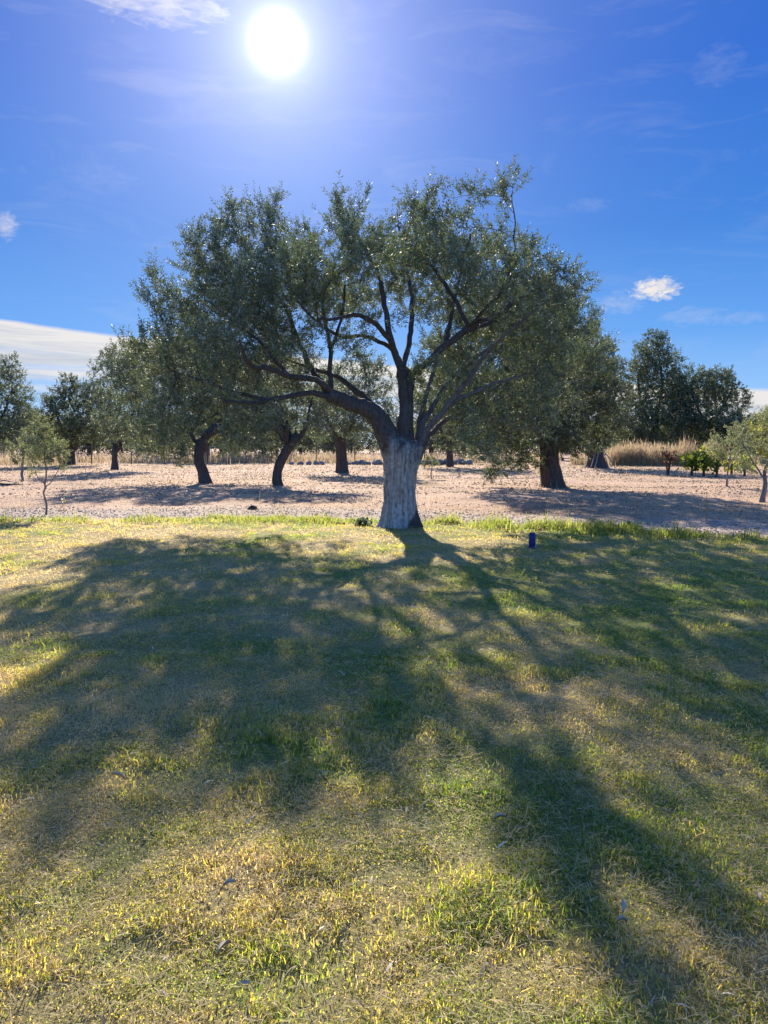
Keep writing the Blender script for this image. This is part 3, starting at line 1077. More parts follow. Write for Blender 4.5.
tm = bpy.data.meshes.new_from_object(tmp.evaluated_get(dg))
bpy.data.objects.remove(tmp)
nv = len(tm.vertices)
co = np.zeros(nv * 3, np.float32)
tm.vertices.foreach_get('co', co)
co = co.reshape(-1, 3)
no = np.zeros(nv * 3, np.float32)
tm.vertices.foreach_get('normal', no)
no = no.reshape(-1, 3)
th = np.arctan2(co[:, 1], co[:, 0] + .04)
low = np.clip((1.75 - co[:, 2]) / .4, 0, 1)
tw = th + 0.10 * np.sin(co[:, 2] * 2.1)
fl = fbm(tw * 6.5, co[:, 2] * 0.75, 301, 3)
fl2 = fbm(tw * 17 + 3, co[:, 2] * 2.2, 302, 3)
ridge = 1 - np.abs(fl - 0.5) * 5.5
side = np.abs(no[:, 2]) < .8
lmp = fbm(co[:, 0] * 9 + co[:, 1] * 7, co[:, 2] * 5, 303, 3) - .5
disp = low * side * (-.06 * np.clip(ridge, 0, 1) + .035 * (fl2 - .5)) + (1 - low) * .03 * lmp + .02 * lmp
co2 = co + no * disp[:, None]
tm.vertices.foreach_set('co', co2.astype(np.float32).ravel())
tm.polygons.foreach_set('use_smooth', np.ones(len(tm.polygons), bool))
tm.materials.clear()
tm.name = 'trunk'
tm.update()
link('trunk', tm, BARK_WASHED, MT)


# --- the other trees
def tree(name, label, cat, basepx, trunk_px, trunk_w, branches, clumps, dens, step, leaf, mat, bark=BARK, group=None,
         leaf_thr=0.03, per=2, pairs=6, shoot=0.4, flute=True, tip=0.006, up=0.05, zmin=0.3, bias=0.0):
    b = G(*basepx)
    d0 = b[1]
    root_ = empty(name, b, label, cat, group)
    s_ = Skel()
    px = d0 / F_PX
    pts = [U(p[0], p[1], d0 + (p[2] if len(p) > 2 else 0)) for p in trunk_px]
    wid = [w * px / 2 for w in trunk_w]
    a = s_.add(pts[0] - np.array([0, 0, .1]), -1, wid[0] * 1.3, 0)
    s_.path(pts, wid, a, 0, step)
    for bp, bw in branches:
        q = [U(p[0], p[1], d0 + (p[2] if len(p) > 2 else 0)) for p in bp]
        s_.path(q, [w * px / 2 * .62 for w in bw], s_.nearest(q[0]), 0, step)
    al = [i for i in range(len(s_.p)) if s_.p[i][2] > max(0.3, pts[0][2] + 0.35 * (pts[-1][2] - pts[0][2]))]
    at = clump_points(clumps, dens * (6.0 if d0 > 40 else 3.0), d0)
    at = at[at[:, 2] > zmin]
    colonise(s_, at, step, step * 1.35, 60, up, al)
    r_, pr_, kd = pipe(s_, tip, 2.3)
    v_, f_ = skin(s_, r_, kd, None, 0.004, 0.22)
    link('trunk', mesh_np('trunk', v_ - b, [f_], None, True), bark, root_)
    P_, D_ = leaf_nodes(s_, pr_, leaf_thr, zmin)
    v_, f_, q_ = sprays(P_, D_, per * 3, shoot, pairs + 1, leaf[0] * 1.1, leaf[1] * 1.45, 0.3, 0.85, bias, step * .38)
    link('crown', mesh_np('crown', v_ - b, [f_], {'rnd': q_}), mat, root_)
    print(name, round(d0, 1), 'nodes', len(s_.p), 'leaves', len(f_))
    return root_


NEARG = 'olive trees standing on the bare soil behind the lawn'
# H: right behind
tree('olive_tree', 'dense dark olive tree with drooping crown and thick fluted trunk, right of the whitewashed tree', 'tree', (553, 487),
     [(553, 488), (551, 474), (549, 462), (548, 446), (546, 425)], [28, 20, 18, 18, 15],
     [([(547, 445), (535, 415, -1), (515, 390, -1.5)], [10, 8, 5]), ([(547, 440), (562, 410, 1), (580, 370, 1)], [10, 8, 5]), ([(546, 430), (546, 390), (543, 340)], [12, 9, 5])],
     [(520, 330, 0, 42, 32, 1.6), (565, 330, .5, 34, 32, 1.6), (545, 300, 0, 40, 26, 1.5), (505, 375, -1, 34, 34, 1.5), (550, 380, -1.6, 40, 34, 1.4),
      (590, 380, .8, 30, 34, 1.5), (540, 385, 1.6, 40, 34, 1.5), (500, 425, -.6, 30, 30, 1.3), (530, 430, -1.5, 28, 24, 1.1), (565, 430, -1.0, 24, 22, 1.2), (605, 415, 0, 20, 24, 1.2),
      (490, 452, -.4, 20, 18, .9), (525, 458, -.8, 24, 16, .9), (500, 474, -.2, 16, 9, .6), (455, 355, .4, 26, 30, 1.3), (450, 400, .2, 24, 28, 1.2), (470, 315, .6, 24, 24, 1.3), (478, 440, .2, 18, 18, .9), (585, 448, -.4, 18, 14, .9)],
     4.6, 0.27, (0.085, 0.024), OLIVE_DARK, BARK, NEARG, 0.03, 3, 8, 0.36)
# B: leaning trunk on the left
tree('olive_tree', 'olive tree with short dark leaning trunk, left of the S shaped tree', 'tree', (204, 483),
     [(206, 484), (203, 472), (199, 460), (200, 446), (206, 436), (220, 422, .5)], [15, 11, 10, 11, 10, 7],
     [([(200, 446), (190, 432), (200, 424, .5), (220, 412, 1)], [8, 6, 5, 3]), ([(206, 436), (235, 425, 1), (260, 410, 1.4)], [7, 5, 3])],
     [(170, 400, .5, 30, 28, 1.5), (205, 385, 1, 34, 30, 1.6), (245, 390, 1.2, 34, 32, 1.6), (215, 355, 1.2, 34, 24, 1.5), (265, 425, 1, 24, 22, 1.2), (180, 435, -.4, 24, 22, 1.1),
      (225, 430, 1.8, 24, 20, 1.2), (165, 450, -.2, 18, 16, .9), (128, 390, .3, 24, 24, 1.4), (118, 425, 0, 20, 22, 1.2), (145, 355, .6, 24, 20, 1.4), (145, 448, 0, 18, 14, .9), (185, 458, -.4, 16, 10, .8)],
     4.2, 0.3, (0.09, 0.026), OLIVE, BARK, NEARG, 0.03, 3, 7, 0.36)
# C: S shaped trunk
tree('olive_tree', 'olive tree with curved S shaped forked trunk and a dark burl', 'tree', (278, 486),
     [(279, 487), (277, 474), (281, 460), (288, 448), (293, 440), (299, 436)], [11, 9, 9, 9, 10, 9],
     [([(299, 437), (306, 428), (308, 415, .4), (312, 400, .6)], [7, 6, 4, 3]), ([(292, 441), (289, 430, .3), (283, 410, .6), (275, 395, 1)], [6, 5, 4, 3])],
     [(262, 400, .6, 26, 22, 1.3), (292, 385, .8, 30, 22, 1.4), (325, 398, .6, 24, 22, 1.2), (250, 430, .5, 20, 18, 1.0), (275, 420, -.8, 18, 16, .8), (318, 425, -.3, 16, 14, .8),
      (295, 405, 1.8, 30, 22, 1.2), (262, 452, .2, 10, 12, .5)],
     5.0, 0.27, (0.08, 0.023), OLIVE, BARK, NEARG, 0.028, 3, 7, 0.34)
# D
tree('olive_tree', 'olive tree with stout straight dark trunk just left of the whitewashed trunk', 'tree', (342, 473),
     [(342, 474), (342, 462), (341, 450), (341, 438)], [14, 10, 10, 10],
     [([(341, 442), (330, 425), (322, 405)], [7, 5, 3]), ([(341, 440), (352, 420), (362, 400)], [7, 5, 3])],
     [(325, 405, 0, 22, 22, 1.4), (352, 400, .5, 24, 22, 1.5), (375, 415, 0, 18, 20, 1.2), (345, 425, -1.0, 24, 16, 1.2), (340, 378, .8, 22, 16, 1.2), (365, 368, .8, 18, 18, 1.2), (380, 385, .5, 14, 22, 1.1), (312, 425, 0, 12, 14, 1), (352, 356, .8, 10, 10, .9)],
     2.6, 0.38, (0.12, 0.036), OLIVE, BARK, NEARG, 0.04, 3, 6, 0.42)
# behind the slender right hand stems
tree('olive_tree', 'olive tree half hidden behind the slender right stems of the whitewashed tree', 'tree', (450, 467),
     [(450, 468), (450, 458), (449, 446), (450, 434)], [8, 6, 6, 5],
     [([(450, 444), (438, 425), (430, 405)], [5, 4, 3]), ([(449, 440), (462, 420), (470, 400)], [5, 4, 3])],
     [(432, 405, 0, 20, 26, 1.7), (460, 395, .5, 22, 28, 1.8), (480, 415, 0, 16, 22, 1.5), (448, 425, -.8, 28, 16, 1.5), (445, 372, .5, 18, 16, 1.3), (420, 430, 0, 12, 14, 1)],
     1.6, 0.45, (0.14, 0.042), OLIVE, BARK, NEARG, 0.05, 3, 6, 0.48)
# E
tree('olive_tree', 'smaller olive tree with thin dark trunk, right of the twin trunked tree', 'tree', (115, 470),
     [(115, 471), (115, 464), (114, 455), (116, 444)], [9, 6, 5, 5],
     [([(115, 448), (105, 425), (100, 400)], [4, 3, 2]), ([(115, 446), (128, 425), (138, 400)], [4, 3, 2])],
     [(112, 400, 0, 20, 26, 1.6), (135, 385, .6, 24, 30, 1.8), (120, 365, 0, 20, 20, 1.4), (145, 420, -.5, 20, 22, 1.5), (122, 435, -.6, 22, 12, 1.2), (98, 375, .4, 10, 14, .9)],
     1.8, 0.45, (0.14, 0.042), OLIVE, BARK, NEARG, 0.05, 3, 6, 0.48)
# F
tree('olive_tree', 'dark olive tree with broad twin trunk far back on the left', 'tree', (71, 465),
     [(70, 466), (70, 456), (69, 446), (72, 432)], [14, 10, 9, 8],
     [([(70, 456), (76, 446), (80, 425)], [8, 6, 4]), ([(69, 446), (60, 425), (55, 405)], [6, 5, 3])],
     [(60, 410, 0, 20, 20, 1.8), (85, 400, .5, 22, 20, 1.9), (75, 430, -1, 30, 14, 1.6), (100, 420, 0, 16, 22, 1.5), (72, 388, .6, 18, 10, 1.3), (52, 425, 0, 12, 16, 1.2)],
     1.5, 0.5, (0.16, 0.05), OLIVE_DARK, BARK, NEARG, 0.06, 3, 6, 0.5)
# G
tree('olive_tree', 'tall olive tree cut off by the left edge of the photo', 'tree', (-6, 468),
     [(-6, 469), (-6, 455), (-5, 440), (-4, 420)], [11, 8, 8, 7],
     [([(-4, 430), (5, 410), (12, 390)], [5, 4, 3]), ([(-4, 425), (-18, 405), (-26, 385)], [5, 4, 3])],
     [(2, 380, 0, 18, 24, 1.8), (18, 410, .5, 16, 26, 1.8), (-20, 390, 0, 20, 30, 1.8), (-2, 425, -1, 26, 18, 1.6), (12, 440, 0, 18, 10, 1.2), (26, 422, 0, 9, 16, 1)],
     1.8, 0.45, (0.14, 0.042), OLIVE, BARK, NEARG, 0.05, 3, 6, 0.48)
# I
TI = tree('olive_tree', 'dark olive tree with wooden poles leaning on its flared trunk, right of the drooping tree', 'tree', (596, 468),
     [(596, 469), (596, 462), (595, 454), (595, 440), (594, 425)], [24, 17, 13, 11, 10],
     [([(595, 442), (608, 420), (615, 395)], [6, 5, 3]), ([(595, 436), (585, 410), (580, 385)], [6, 5, 3])],
     [(590, 370, 0, 26, 26, 1.9), (612, 385, .5, 18, 32, 1.7), (575, 400, -.6, 22, 28, 1.7), (600, 420, -1.2, 26, 22, 1.6), (604, 352, .3, 14, 18, 1.2), (590, 440, -.6, 22, 10, 1.1), (620, 425, 0, 12, 18, 1.2)],
     2.0, 0.42, (0.13, 0.038), OLIVE_DARK, BARK, NEARG, 0.05, 3, 6, 0.46)
# J
tree('olive_tree', 'tall dark olive tree with a pointed top standing in the golden grass on the right', 'tree', (655, 459.5),
     [(655, 458.5), (655, 448), (654, 435), (655, 415)], [9, 8, 8, 7],
     [([(655, 430), (642, 405), (638, 380)], [5, 4, 3]), ([(655, 420), (662, 390), (660, 360)], [5, 4, 3])],
     [(650, 365, 0, 20, 24, 2.8), (655, 345, .3, 14, 14, 1.8), (640, 400, .4, 18, 26, 2.7), (668, 395, 0, 20, 26, 2.8), (655, 420, -1, 30, 20, 2.5), (680, 415, 0, 16, 22, 2.4), (635, 425, 0, 16, 20, 2.4), (660, 440, -1, 30, 10, 2.0), (672, 370, .4, 12, 16, 1.8)],
     0.9, 0.62, (0.20, 0.064), OLIVE_DARK, BARK, NEARG, 0.08, 3, 6, 0.7)
# K
tree('olive_tree', 'broad dark olive tree behind the vines, below the low cloud on the right', 'tree', (712, 459.5),
     [(712, 458.5), (712, 448), (711, 436), (712, 420)], [9, 8, 8, 7],
     [([(711, 432), (698, 408), (690, 390)], [5, 4, 3]), ([(711, 426), (724, 405), (732, 390)], [5, 4, 3])],
     [(692, 395, 0, 20, 24, 2.8), (715, 390, .4, 22, 22, 2.8), (735, 402, 0, 12, 20, 2.1), (708, 420, -1, 32, 18, 2.5), (730, 425, 0, 14, 14, 1.8), (685, 425, 0, 14, 14, 1.8), (704, 378, 0, 16, 12, 1.8), (700, 440, -1, 34, 10, 2.0), (728, 385, .4, 12, 12, 1.6), (742, 420, 0, 10, 14, 1.6)],
     0.9, 0.62, (0.20, 0.064), OLIVE_DARK, BARK, NEARG, 0.08, 3, 6, 0.7)
# L right sapling
tree('olive_sapling', 'young pale olive with slim leaning trunk at the right edge of the photo', 'sapling', (763, 502),
     [(762, 503), (763, 494), (765, 484), (764, 470)], [6, 4, 4, 3],
     [([(764, 478), (752, 460), (742, 440)], [3, 2, 1.5]), ([(764, 474), (770, 450), (772, 430)], [3, 2, 1.5])],
     [(758, 455, 0, 22, 24, .7), (745, 440, .2, 16, 16, .5), (770, 430, 0, 22, 24, .7), (785, 450, 0, 18, 24, .6), (762, 418, .2, 10, 10, .4), (748, 472, 0, 12, 8, .3)],
     14, 0.17, (0.065, 0.017), OLIVE_PALE, BARK_GREY, None, 0.02, 2, 7, 0.26, tip=.004)
# second young olive right of the vines, farther
tree('olive_sapling', 'bushy grey green young olive behind the right edge sapling', 'sapling', (728, 487),
     [(727, 488), (727, 480), (728, 470), (730, 456)], [2.4, 1.8, 1.6, 1.2], [([(728, 470), (740, 450), (748, 435)], [2, 1.6, 1])],
     [(728, 450, 0, 18, 16, .7), (745, 440, .2, 16, 18, .7), (722, 440, .2, 14, 10, .5), (735, 425, 0, 12, 8, .4)],
     9, 0.2, (0.08, 0.022), OLIVE_PALE, BARK_GREY, None, 0.02, 2, 7, 0.3, tip=.004)
# O left sapling
tree('olive_sapling', 'spindly young olive with thin grey stem at the left edge of the lawn', 'sapling', (47, 515),
     [(47, 517), (46, 505), (44, 495), (45, 484), (46, 470), (44, 455)], [2.6, 2, 1.9, 1.7, 1.3, 1],
     [([(45, 488), (54, 478), (60, 465)], [1.8, 1.4, 1]), ([(45, 484), (36, 474), (33, 465)], [1.8, 1.4, 1])],
     [(44, 450, 0, 16, 18, .4), (40, 432, 0, 11, 12, .25), (58, 452, .1, 10, 14, .3), (34, 464, 0, 9, 9, .25), (52, 468, 0, 12, 8, .25), (42, 418, 0, 5, 8, .12)],
     62, 0.095, (0.055, 0.013), OLIVE_PALE, BARK_GREY, None, 0.014, 2, 6, 0.18, tip=.003)
# P small shrub
tree('olive_shrub', 'small rounded olive shrub on a thin stem left of the spindly sapling', 'shrub', (22, 482),
     [(22, 483), (22, 474), (22, 466), (23, 458)], [3, 2.4, 2, 2], [],
     [(18, 456, 0, 11, 11, .45), (34, 454, .2, 12, 10, .45), (26, 446, 0, 12, 7, .4), (12, 450, 0, 6, 8, .3)],
     16, 0.17, (0.085, 0.024), OLIVE_PALE, BARK_GREY, None, 0.02, 2, 6, 0.24, tip=.004)
# N tiny
tree('olive_seedling', 'tiny olive seedling on bare soil right of the whitewashed trunk', 'sapling', (431, 479),
     [(431, 480), (431, 474), (432, 468), (430, 462)], [1.4, 1.1, 1, .8], [],
     [(430, 461, 0, 8, 5, .25), (426, 465, 0, 4, 3, .15), (435, 464, 0, 4, 4, .15)],
     30, 0.12, (0.10, 0.03), OLIVE_PALE, BARK_GREY, None, 0.02, 2, 5, 0.16, tip=.004)
# M yellow green
tree('yellow_tree', 'yellow green leafy tree behind the saplings at the right edge', 'tree', (772, 468),
     [(772, 469), (772, 450), (771, 430), (770, 415)], [5, 4, 4, 3], [],
     [(772, 425, 0, 14, 14, 1.1), (786, 418, 0, 16, 18, 1.2), (757, 432, 0, 8, 8, .8), (774, 447, 0, 20, 10, 1.1)],
     2.5, 0.36, (0.16, 0.09), YELLOW_LEAF, BARK, None, 0.04, 3, 5, 0.4)

# dark burl on the S shaped tree is a part of it; clod-free knob
CT = [o for o in bpy.data.objects if o.type == 'EMPTY' and 'burl' in o.get('label', '')][0]


def lump(name, centre, rx, ry, rz, mat, parent=None, loc=None, seed=0, amp=0.25, k=14, m_=9):
    V = []
    rs = np.random.default_rng(seed)
    for i in range(m_):
        t = math.pi * i / (m_ - 1)
        for j in range(k):
            a = 2 * math.pi * j / k
            V.append((math.sin(t) * math.cos(a), math.sin(t) * math.sin(a), math.cos(t)))
    V = np.array(V)
    ph = rs.uniform(0, 6.28, (6, 3))
    fr = rs.uniform(1.2, 3.2, (6, 3))
    s_ = 1 + amp * sum(np.sin(V @ fr[i] + ph[i, 0]) for i in range(6)) / 3
    V = V * s_[:, None] * np.array([rx, ry, rz]) + np.asarray(centre)
    idx = np.arange(m_ * k).reshape(m_, k)
    nxt = np.roll(idx, -1, 1)
    f = np.stack([idx[:-1], idx[1:], nxt[1:], nxt[:-1]], -1).reshape(-1, 4)
    return link(name, mesh_np(name, V, [f], None, False if amp > 0.3 else True), mat, parent, loc)


bc = U(284, 433, CT.location[1] - 0.1) - np.array(CT.location)
lump('burl', bc, 0.22, 0.24, 0.40, BARK, CT, None, 8, 0.2)

# distant trees beyond the fence: three kinds, copied
FARG = 'olive trees in the row beyond the wire fence'
protos = []
far_spots = [(-55, 70), (25, 78), (118, 88), (165, 74), (205, 70), (238, 82), (262, 73), (300, 90), (332, 80), (395, 92), (432, 76), (462, 84), (486, 72), (520, 88),
             (560, 78), (630, 84), (680, 92), (745, 78), (800, 72), (-20, 92), (830, 86), (60, 96), (90, 76), (140, 100), (185, 92), (222, 96), (282, 98), (318, 104), (352, 100), (412, 104), (448, 98), (500, 102), (542, 98), (600, 96), (655, 104), (705, 100), (770, 96)]
for i, (px, d) in enumerate(far_spots):
    if i < 3:
        yb = 445 + 1192 / d
        sc_ = 60.0 / d
        cl_ = [(px + a * sc_, yb - b * sc_, c, e1 * sc_, e2 * sc_, 1.6) for a, b, c, e1, e2 in
               [(-22, 40, 0, 20, 18), (0, 52, .6, 24, 16), (22, 42, 0, 20, 18), (-5, 34, -1, 30, 14), (-34, 28, 0, 14, 14), (32, 28, 0, 14, 14)][i % 2:]]
        o = tree('olive_tree', 'one of the small distant olive trees in the row beyond the wire fence', 'tree', (px, yb),
                 [(px, yb + 1), (px + 2, yb - 10), (px, yb - 22), (px + 1, yb - 32)], [8, 5, 5, 4], [], cl_, 1.0, 0.55, (0.20, 0.062),
                 (OLIVE, OLIVE_DARK, OLIVE)[i], BARK, FARG, 0.08, 3, 5, 0.55)
        protos.append(o)
    else:
        src = protos[i % 3]
        o = src.copy()
        COL.objects.link(o)
        g_ = (px - 384) / F_PX * d
        o.location = (g_, d, 0)
        o.rotation_euler = (0, 0, rng.uniform(0, 6.28))
        q = rng.uniform(0.75, 1.05) * (0.72 if 330 < px < 420 else 1)
        o.scale = (q, q, q * rng.uniform(0.85, 1.05))
        for ch in src.children:
            c = ch.copy()
            COL.objects.link(c)
            c.parent = o

# ------------------------------------------------------------------ fence, stones, poles
FY = 63.0


def rod(pts, rad, k=6):
    return tube(np.array(pts, float), np.array(rad if hasattr(rad, '__len__') else [rad] * len(pts), float), k)


fb = np.array([0, FY, 0.0])
fence = empty('wire_fence', fb, 'wire fence on thin rusty posts along the back of the grove', 'fence')
post_px = [-60, -25, 5, 48, 92, 132, 165, 208, 246, 277, 316, 355, 392, 424, 459, 506, 540, 585, 620, 657, 692, 724, 760, 800, 835]
for px in post_px:
    xx = (px - 384) / F_PX * FY
    h_ = 1.85 + rng.uniform(-.15, .15)
    ln = rng.normal(0, 0.05, 2)
    v, f, cap = rod([(xx, 0, -.1), (xx + ln[0] * .5, ln[1] * .5, h_ * .5), (xx + ln[0], ln[1], h_ - .02), (xx + ln[0], ln[1], h_)], [.05, .048, .046, .01])
    link('post', mesh_np('post', v, [f], None, True), RUSTY, fence)
xw = [(p - 384) / F_PX * FY for p in post_px]
for hz in (0.45, 0.95, 1.45):
    pts = []
    for a, b in zip(xw[:-1], xw[1:]):
        pts += [(a, .03, hz), ((a + b) / 2, .03, hz - .05)]
    pts.append((xw[-1], .03, hz))
    v, f, cap = rod(pts, .006, 4)
    link('wire', mesh_np('wire', v, [f]), WIRE, fence)

SG = 'dark field stones lined up along the fence'
lab = 'one of the dark field stones lined up at the foot of the wire fence'
sx_ = list(np.linspace(346, 384, 9)) + list(np.linspace(414, 470, 13)) + list(np.linspace(294, 322, 5))
for i, px in enumerate(sx_):
    d = 60.5 + rng.uniform(-.5, .5)
    w = rng.uniform(.22, .42)
    o = lump('field_stone', (0, 0, 0), w, w * .8, w * .75, STONE, None, ((px + rng.normal(0, 1) - 384) / F_PX * d, d, w * .4), 100 + i, 0.32, 10, 7)
    tag(o, lab, 'stone', SG)

o = lump('field_stone', (0, 0, 0), .11, .08, .07, plain('dark_stone', (.07, .05, .045), .9, .3, 20, bump=.5), None, tuple(G(252, 510) + np.array([0, 0, .04])), 77, .3, 10, 7)
tag(o, 'small dark stone on the gravel track left of the whitewashed trunk', 'stone')
o = lump('field_stone', (0, 0, 0), .2, .17, .16, plain('white_stone', (.6, .58, .55), .9, .2, 20, bump=.5), None, tuple(U(323, 457, 61) * np.array([1, 1, 0]) + np.array([0, 0, .45])), 78, .3, 10, 7)
o.location[2] = .12
tag(o, 'single whitish stone at the foot of the fence', 'stone')

# poles leaning on the trunk of tree I
tb = np.array(TI.location)
PG = 'wooden poles leaning on the flared trunk'
for i, (x0, y0, x1, z1, side) in enumerate(((586, -1.1, 595, 1.75, 'leftmost of the pale poles leaning on the flared trunk'),
                                            (589, -1.4, 597, 1.7, 'second pale pole from the left leaning on the flared trunk'),
                                            (603, -1.3, 598, 1.5, 'pole leaning on the right flank of the flared trunk'),
                                            (611, -1.0, 599, 1.35, 'rightmost pole, most slanted, leaning on the flared trunk'))):
    d = tb[1]
    p0 = np.array([(x0 - 384) / F_PX * d, d + y0, 0.0])
    p1 = np.array([(x1 - 384) / F_PX * d, d - .55, z1])
    q = p1 - p0
    v, f, cap = rod([(0, 0, 0), q * .5 + np.array([.02, 0, .02]), q * .98, q], [.035, .034, .03, .01], 7)
    o = link('wooden_pole', mesh_np('wooden_pole', v, [f], None, True), BARK_WHITE_POLE, None, tuple(p0))
    tag(o, side, 'pole', PG)

# fallen branch at the left edge
fbp = G(4, 486)
v, f, cap = rod([(-1.3, 0, .05), (-.5, .1, .1), (.1, -.05, .07), (.7, .1, .05)], [.05, .05, .035, .015], 7)
v2, f2, _ = rod([(-.5, .1, .1), (-.2, .35, .2), (.15, .5, .12)], [.03, .02, .008], 5)
o = link('fallen_branch', mesh_np('fallen_branch', np.concatenate([v, v2]), [np.concatenate([f, f2 + len(v)])], None, True), BARK, None, tuple(fbp))
tag(o, 'dark fallen branch lying on the soil at the left edge', 'branch')


# ------------------------------------------------------------------ golden grass, vines, shrub
def reeds(name, label, boxes, mat, rnd_lo=0, rnd_hi=1):
    a = Acc()
    for (px0, px1, d0, d1, h, n, wdt) in boxes:
        px = rng.uniform(px0, px1, n)
        y = rng.uniform(d0, d1, n)
        x = (px - 384) / F_PX * y
        cn = .5 * fbm(x * .6, y * .6, 91, 2) + .5 * fbm(x * 2.1, y * 1.3, 92, 3)
        kk = rng.uniform(0, 1, n) < np.clip((cn - .3) * 4, .12, 1)
        x, y, cn = x[kk], y[kk], cn[kk]
        n = len(x)
        hh_ = h * np.clip(.25 + 1.5 * (cn - .25), .3, 1.15) * rng.uniform(.45, 1.15, n)
        a.add(*blades(x, y, np.zeros(n) - .02, hh_, wdt * rng.uniform(.6, 1.3, n), np.abs(rng.normal(.25, .22, n)), rng.uniform(rnd_lo, rnd_hi, n), .55))
        # plumes
        m_ = n // 3
        q = rng.integers(0, n, m_)
        a.add(*blades(x[q] + rng.normal(0, .1, m_), y[q], hh_[q] * rng.uniform(.6, .9, m_), np.full(m_, .35), wdt * 1.3 * np.ones(m_),
                      np.abs(rng.normal(.35, .25, m_)), rng.uniform(.5, 1, m_), .5))
    o_ = link(name, a.mesh(name), mat)
    tag(o_, label, 'dry grass', kind='stuff')
    return o_


reeds('golden_grass', 'tall golden dry grass in front of the dark trees on the right',
      [(608, 640, 57, 61, 2.0, 3000, .03), (625, 720, 57, 61.5, 2.4, 9500, .03), (570, 610, 60, 64, 1.4, 1400, .03), (715, 760, 58, 62, 1.4, 1000, .03)], STRAW)
reeds('pale_grass', 'low band of pale dry grass along the back fence',
      [(-80, 180, 64, 76, .9, 5200, .045), (180, 350, 64, 76, 1.2, 5200, .045), (350, 560, 64, 76, 1.1, 4600, .045), (760, 860, 62, 72, 1.2, 2000, .045), (-40, 60, 59, 63, .8, 900, .03)], STRAW)


def broad_leaves(pts, size, droop=.3):
    n = len(pts)
    d = norm(np.stack([rng.normal(0, 1, n), rng.normal(0, 1, n), rng.normal(-droop, .5, n)], -1))
    w = norm(np.cross(d, rng.normal(0, 1, (n, 3)) + np.array([0, 0, .8])))
    s_ = size * rng.uniform(.6, 1.2, n)[:, None]
    v = np.stack([pts, pts + d * s_ * .25 + w * s_ * .5, pts + d * s_ * .7 + w * s_ * .35, pts + d * s_, pts + d * s_ * .7 - w * s_ * .35, pts + d * s_ * .25 - w * s_ * .5], 1)
    i = np.arange(n)[:, None] * 6
    return v.reshape(-1, 3), [np.concatenate([i + np.array([[0, 1, 2, 3]]), i + np.array([[0, 3, 4, 5]])])], np.repeat(rng.uniform(0, 1, n), 6)


VG = 'grapevines in the short row on the right'
vlabs = ['leftmost leafy bright green grapevine beside the rust brown shrub', 'second grapevine from the left in the green row', 'third green grapevine in the row, on a dark post',
         'small yellowing grapevine at the right end of the row', 'low sparse grapevine between the green row and the sapling']
for i, (px, py, w, h, lf) in enumerate(((691, 476, .75, 1.35, 260), (703, 476, .7, 1.2, 220), (716, 477, .8, 1.45, 260), (731, 474, .6, 1.0, 120), (744, 476, .7, 1.0, 110))):
    b = G(px, py)
    t = empty('grapevine', b, vlabs[i], 'vine', VG)
    v, f, cap = rod([(0, 0, -.05), (.03, 0, .35), (-.02, .02, .7), (.02, 0, h * .8)], [.05, .045, .04, .02], 6)
    link('stem', mesh_np('stem', v, [f], None, True), BARK, t)
    v, f, cap = rod([(.12, .1, -.05), (.12, .1, h * .5), (.12, .1, h * .92), (.12, .1, h * .94)], [.03, .03, .028, .008], 5)
    link('post', mesh_np('post', v, [f], None, True), RUSTY, t)
    n = lf
    sh = rng.integers(0, 9, n)
    sa, se = rng.uniform(-1, 1, 9) * w * 1.25, rng.uniform(-.25, .45, 9)
    uu = rng.uniform(0, 1, n)
    pt = np.stack([sa[sh] * uu + rng.normal(0, .10, n), rng.normal(0, w * .25, n), h * (.46 + .15 * rng.normal(0, 1, n)) + se[sh] * uu * 1.1 + .25 * np.sin(uu * 3)], -1)
    pt = pt[pt[:, 2] > .15]
    v, f, rr = broad_leaves(pt, .19)
    link('foliage', mesh_np('foliage', v, f, {'rnd': rr}), GREEN_LEAF if i != 3 else YELLOW_LEAF, t)

b = G(668, 476)
t = empty('rust_shrub', b, 'rust brown dried shrub at the left end of the vines', 'shrub')
V, Fc, n0 = [], [], 0
tips = []
for i in range(14):
    a, l_ = rng.uniform(0, 6.28), rng.uniform(.25, .6)
    p1 = np.array([math.cos(a) * l_ * .4, math.sin(a) * l_ * .4, rng.uniform(.4, .7)])
    p2 = np.array([math.cos(a) * l_, math.sin(a) * l_, rng.uniform(.9, 1.5)])
    v, f, cap = rod([(0, 0, -.05), p1, p2], [.03, .018, .006], 5)
    V.append(v)
    Fc.append(f + n0)
    n0 += len(v)
    for q in range(14):
        u_ = rng.uniform(.25, 1)
        tips.append(p1 * (1 - u_) + p2 * u_ + rng.normal(0, .08, 3))
link('stem', mesh_np('stem', np.concatenate(V), [np.concatenate(Fc)], None, True), BARK, t)
v, f, rr = broad_leaves(np.array(tips), .13)
link('foliage', mesh_np('foliage', v, f, {'rnd': rr}), RUST_LEAF, t)


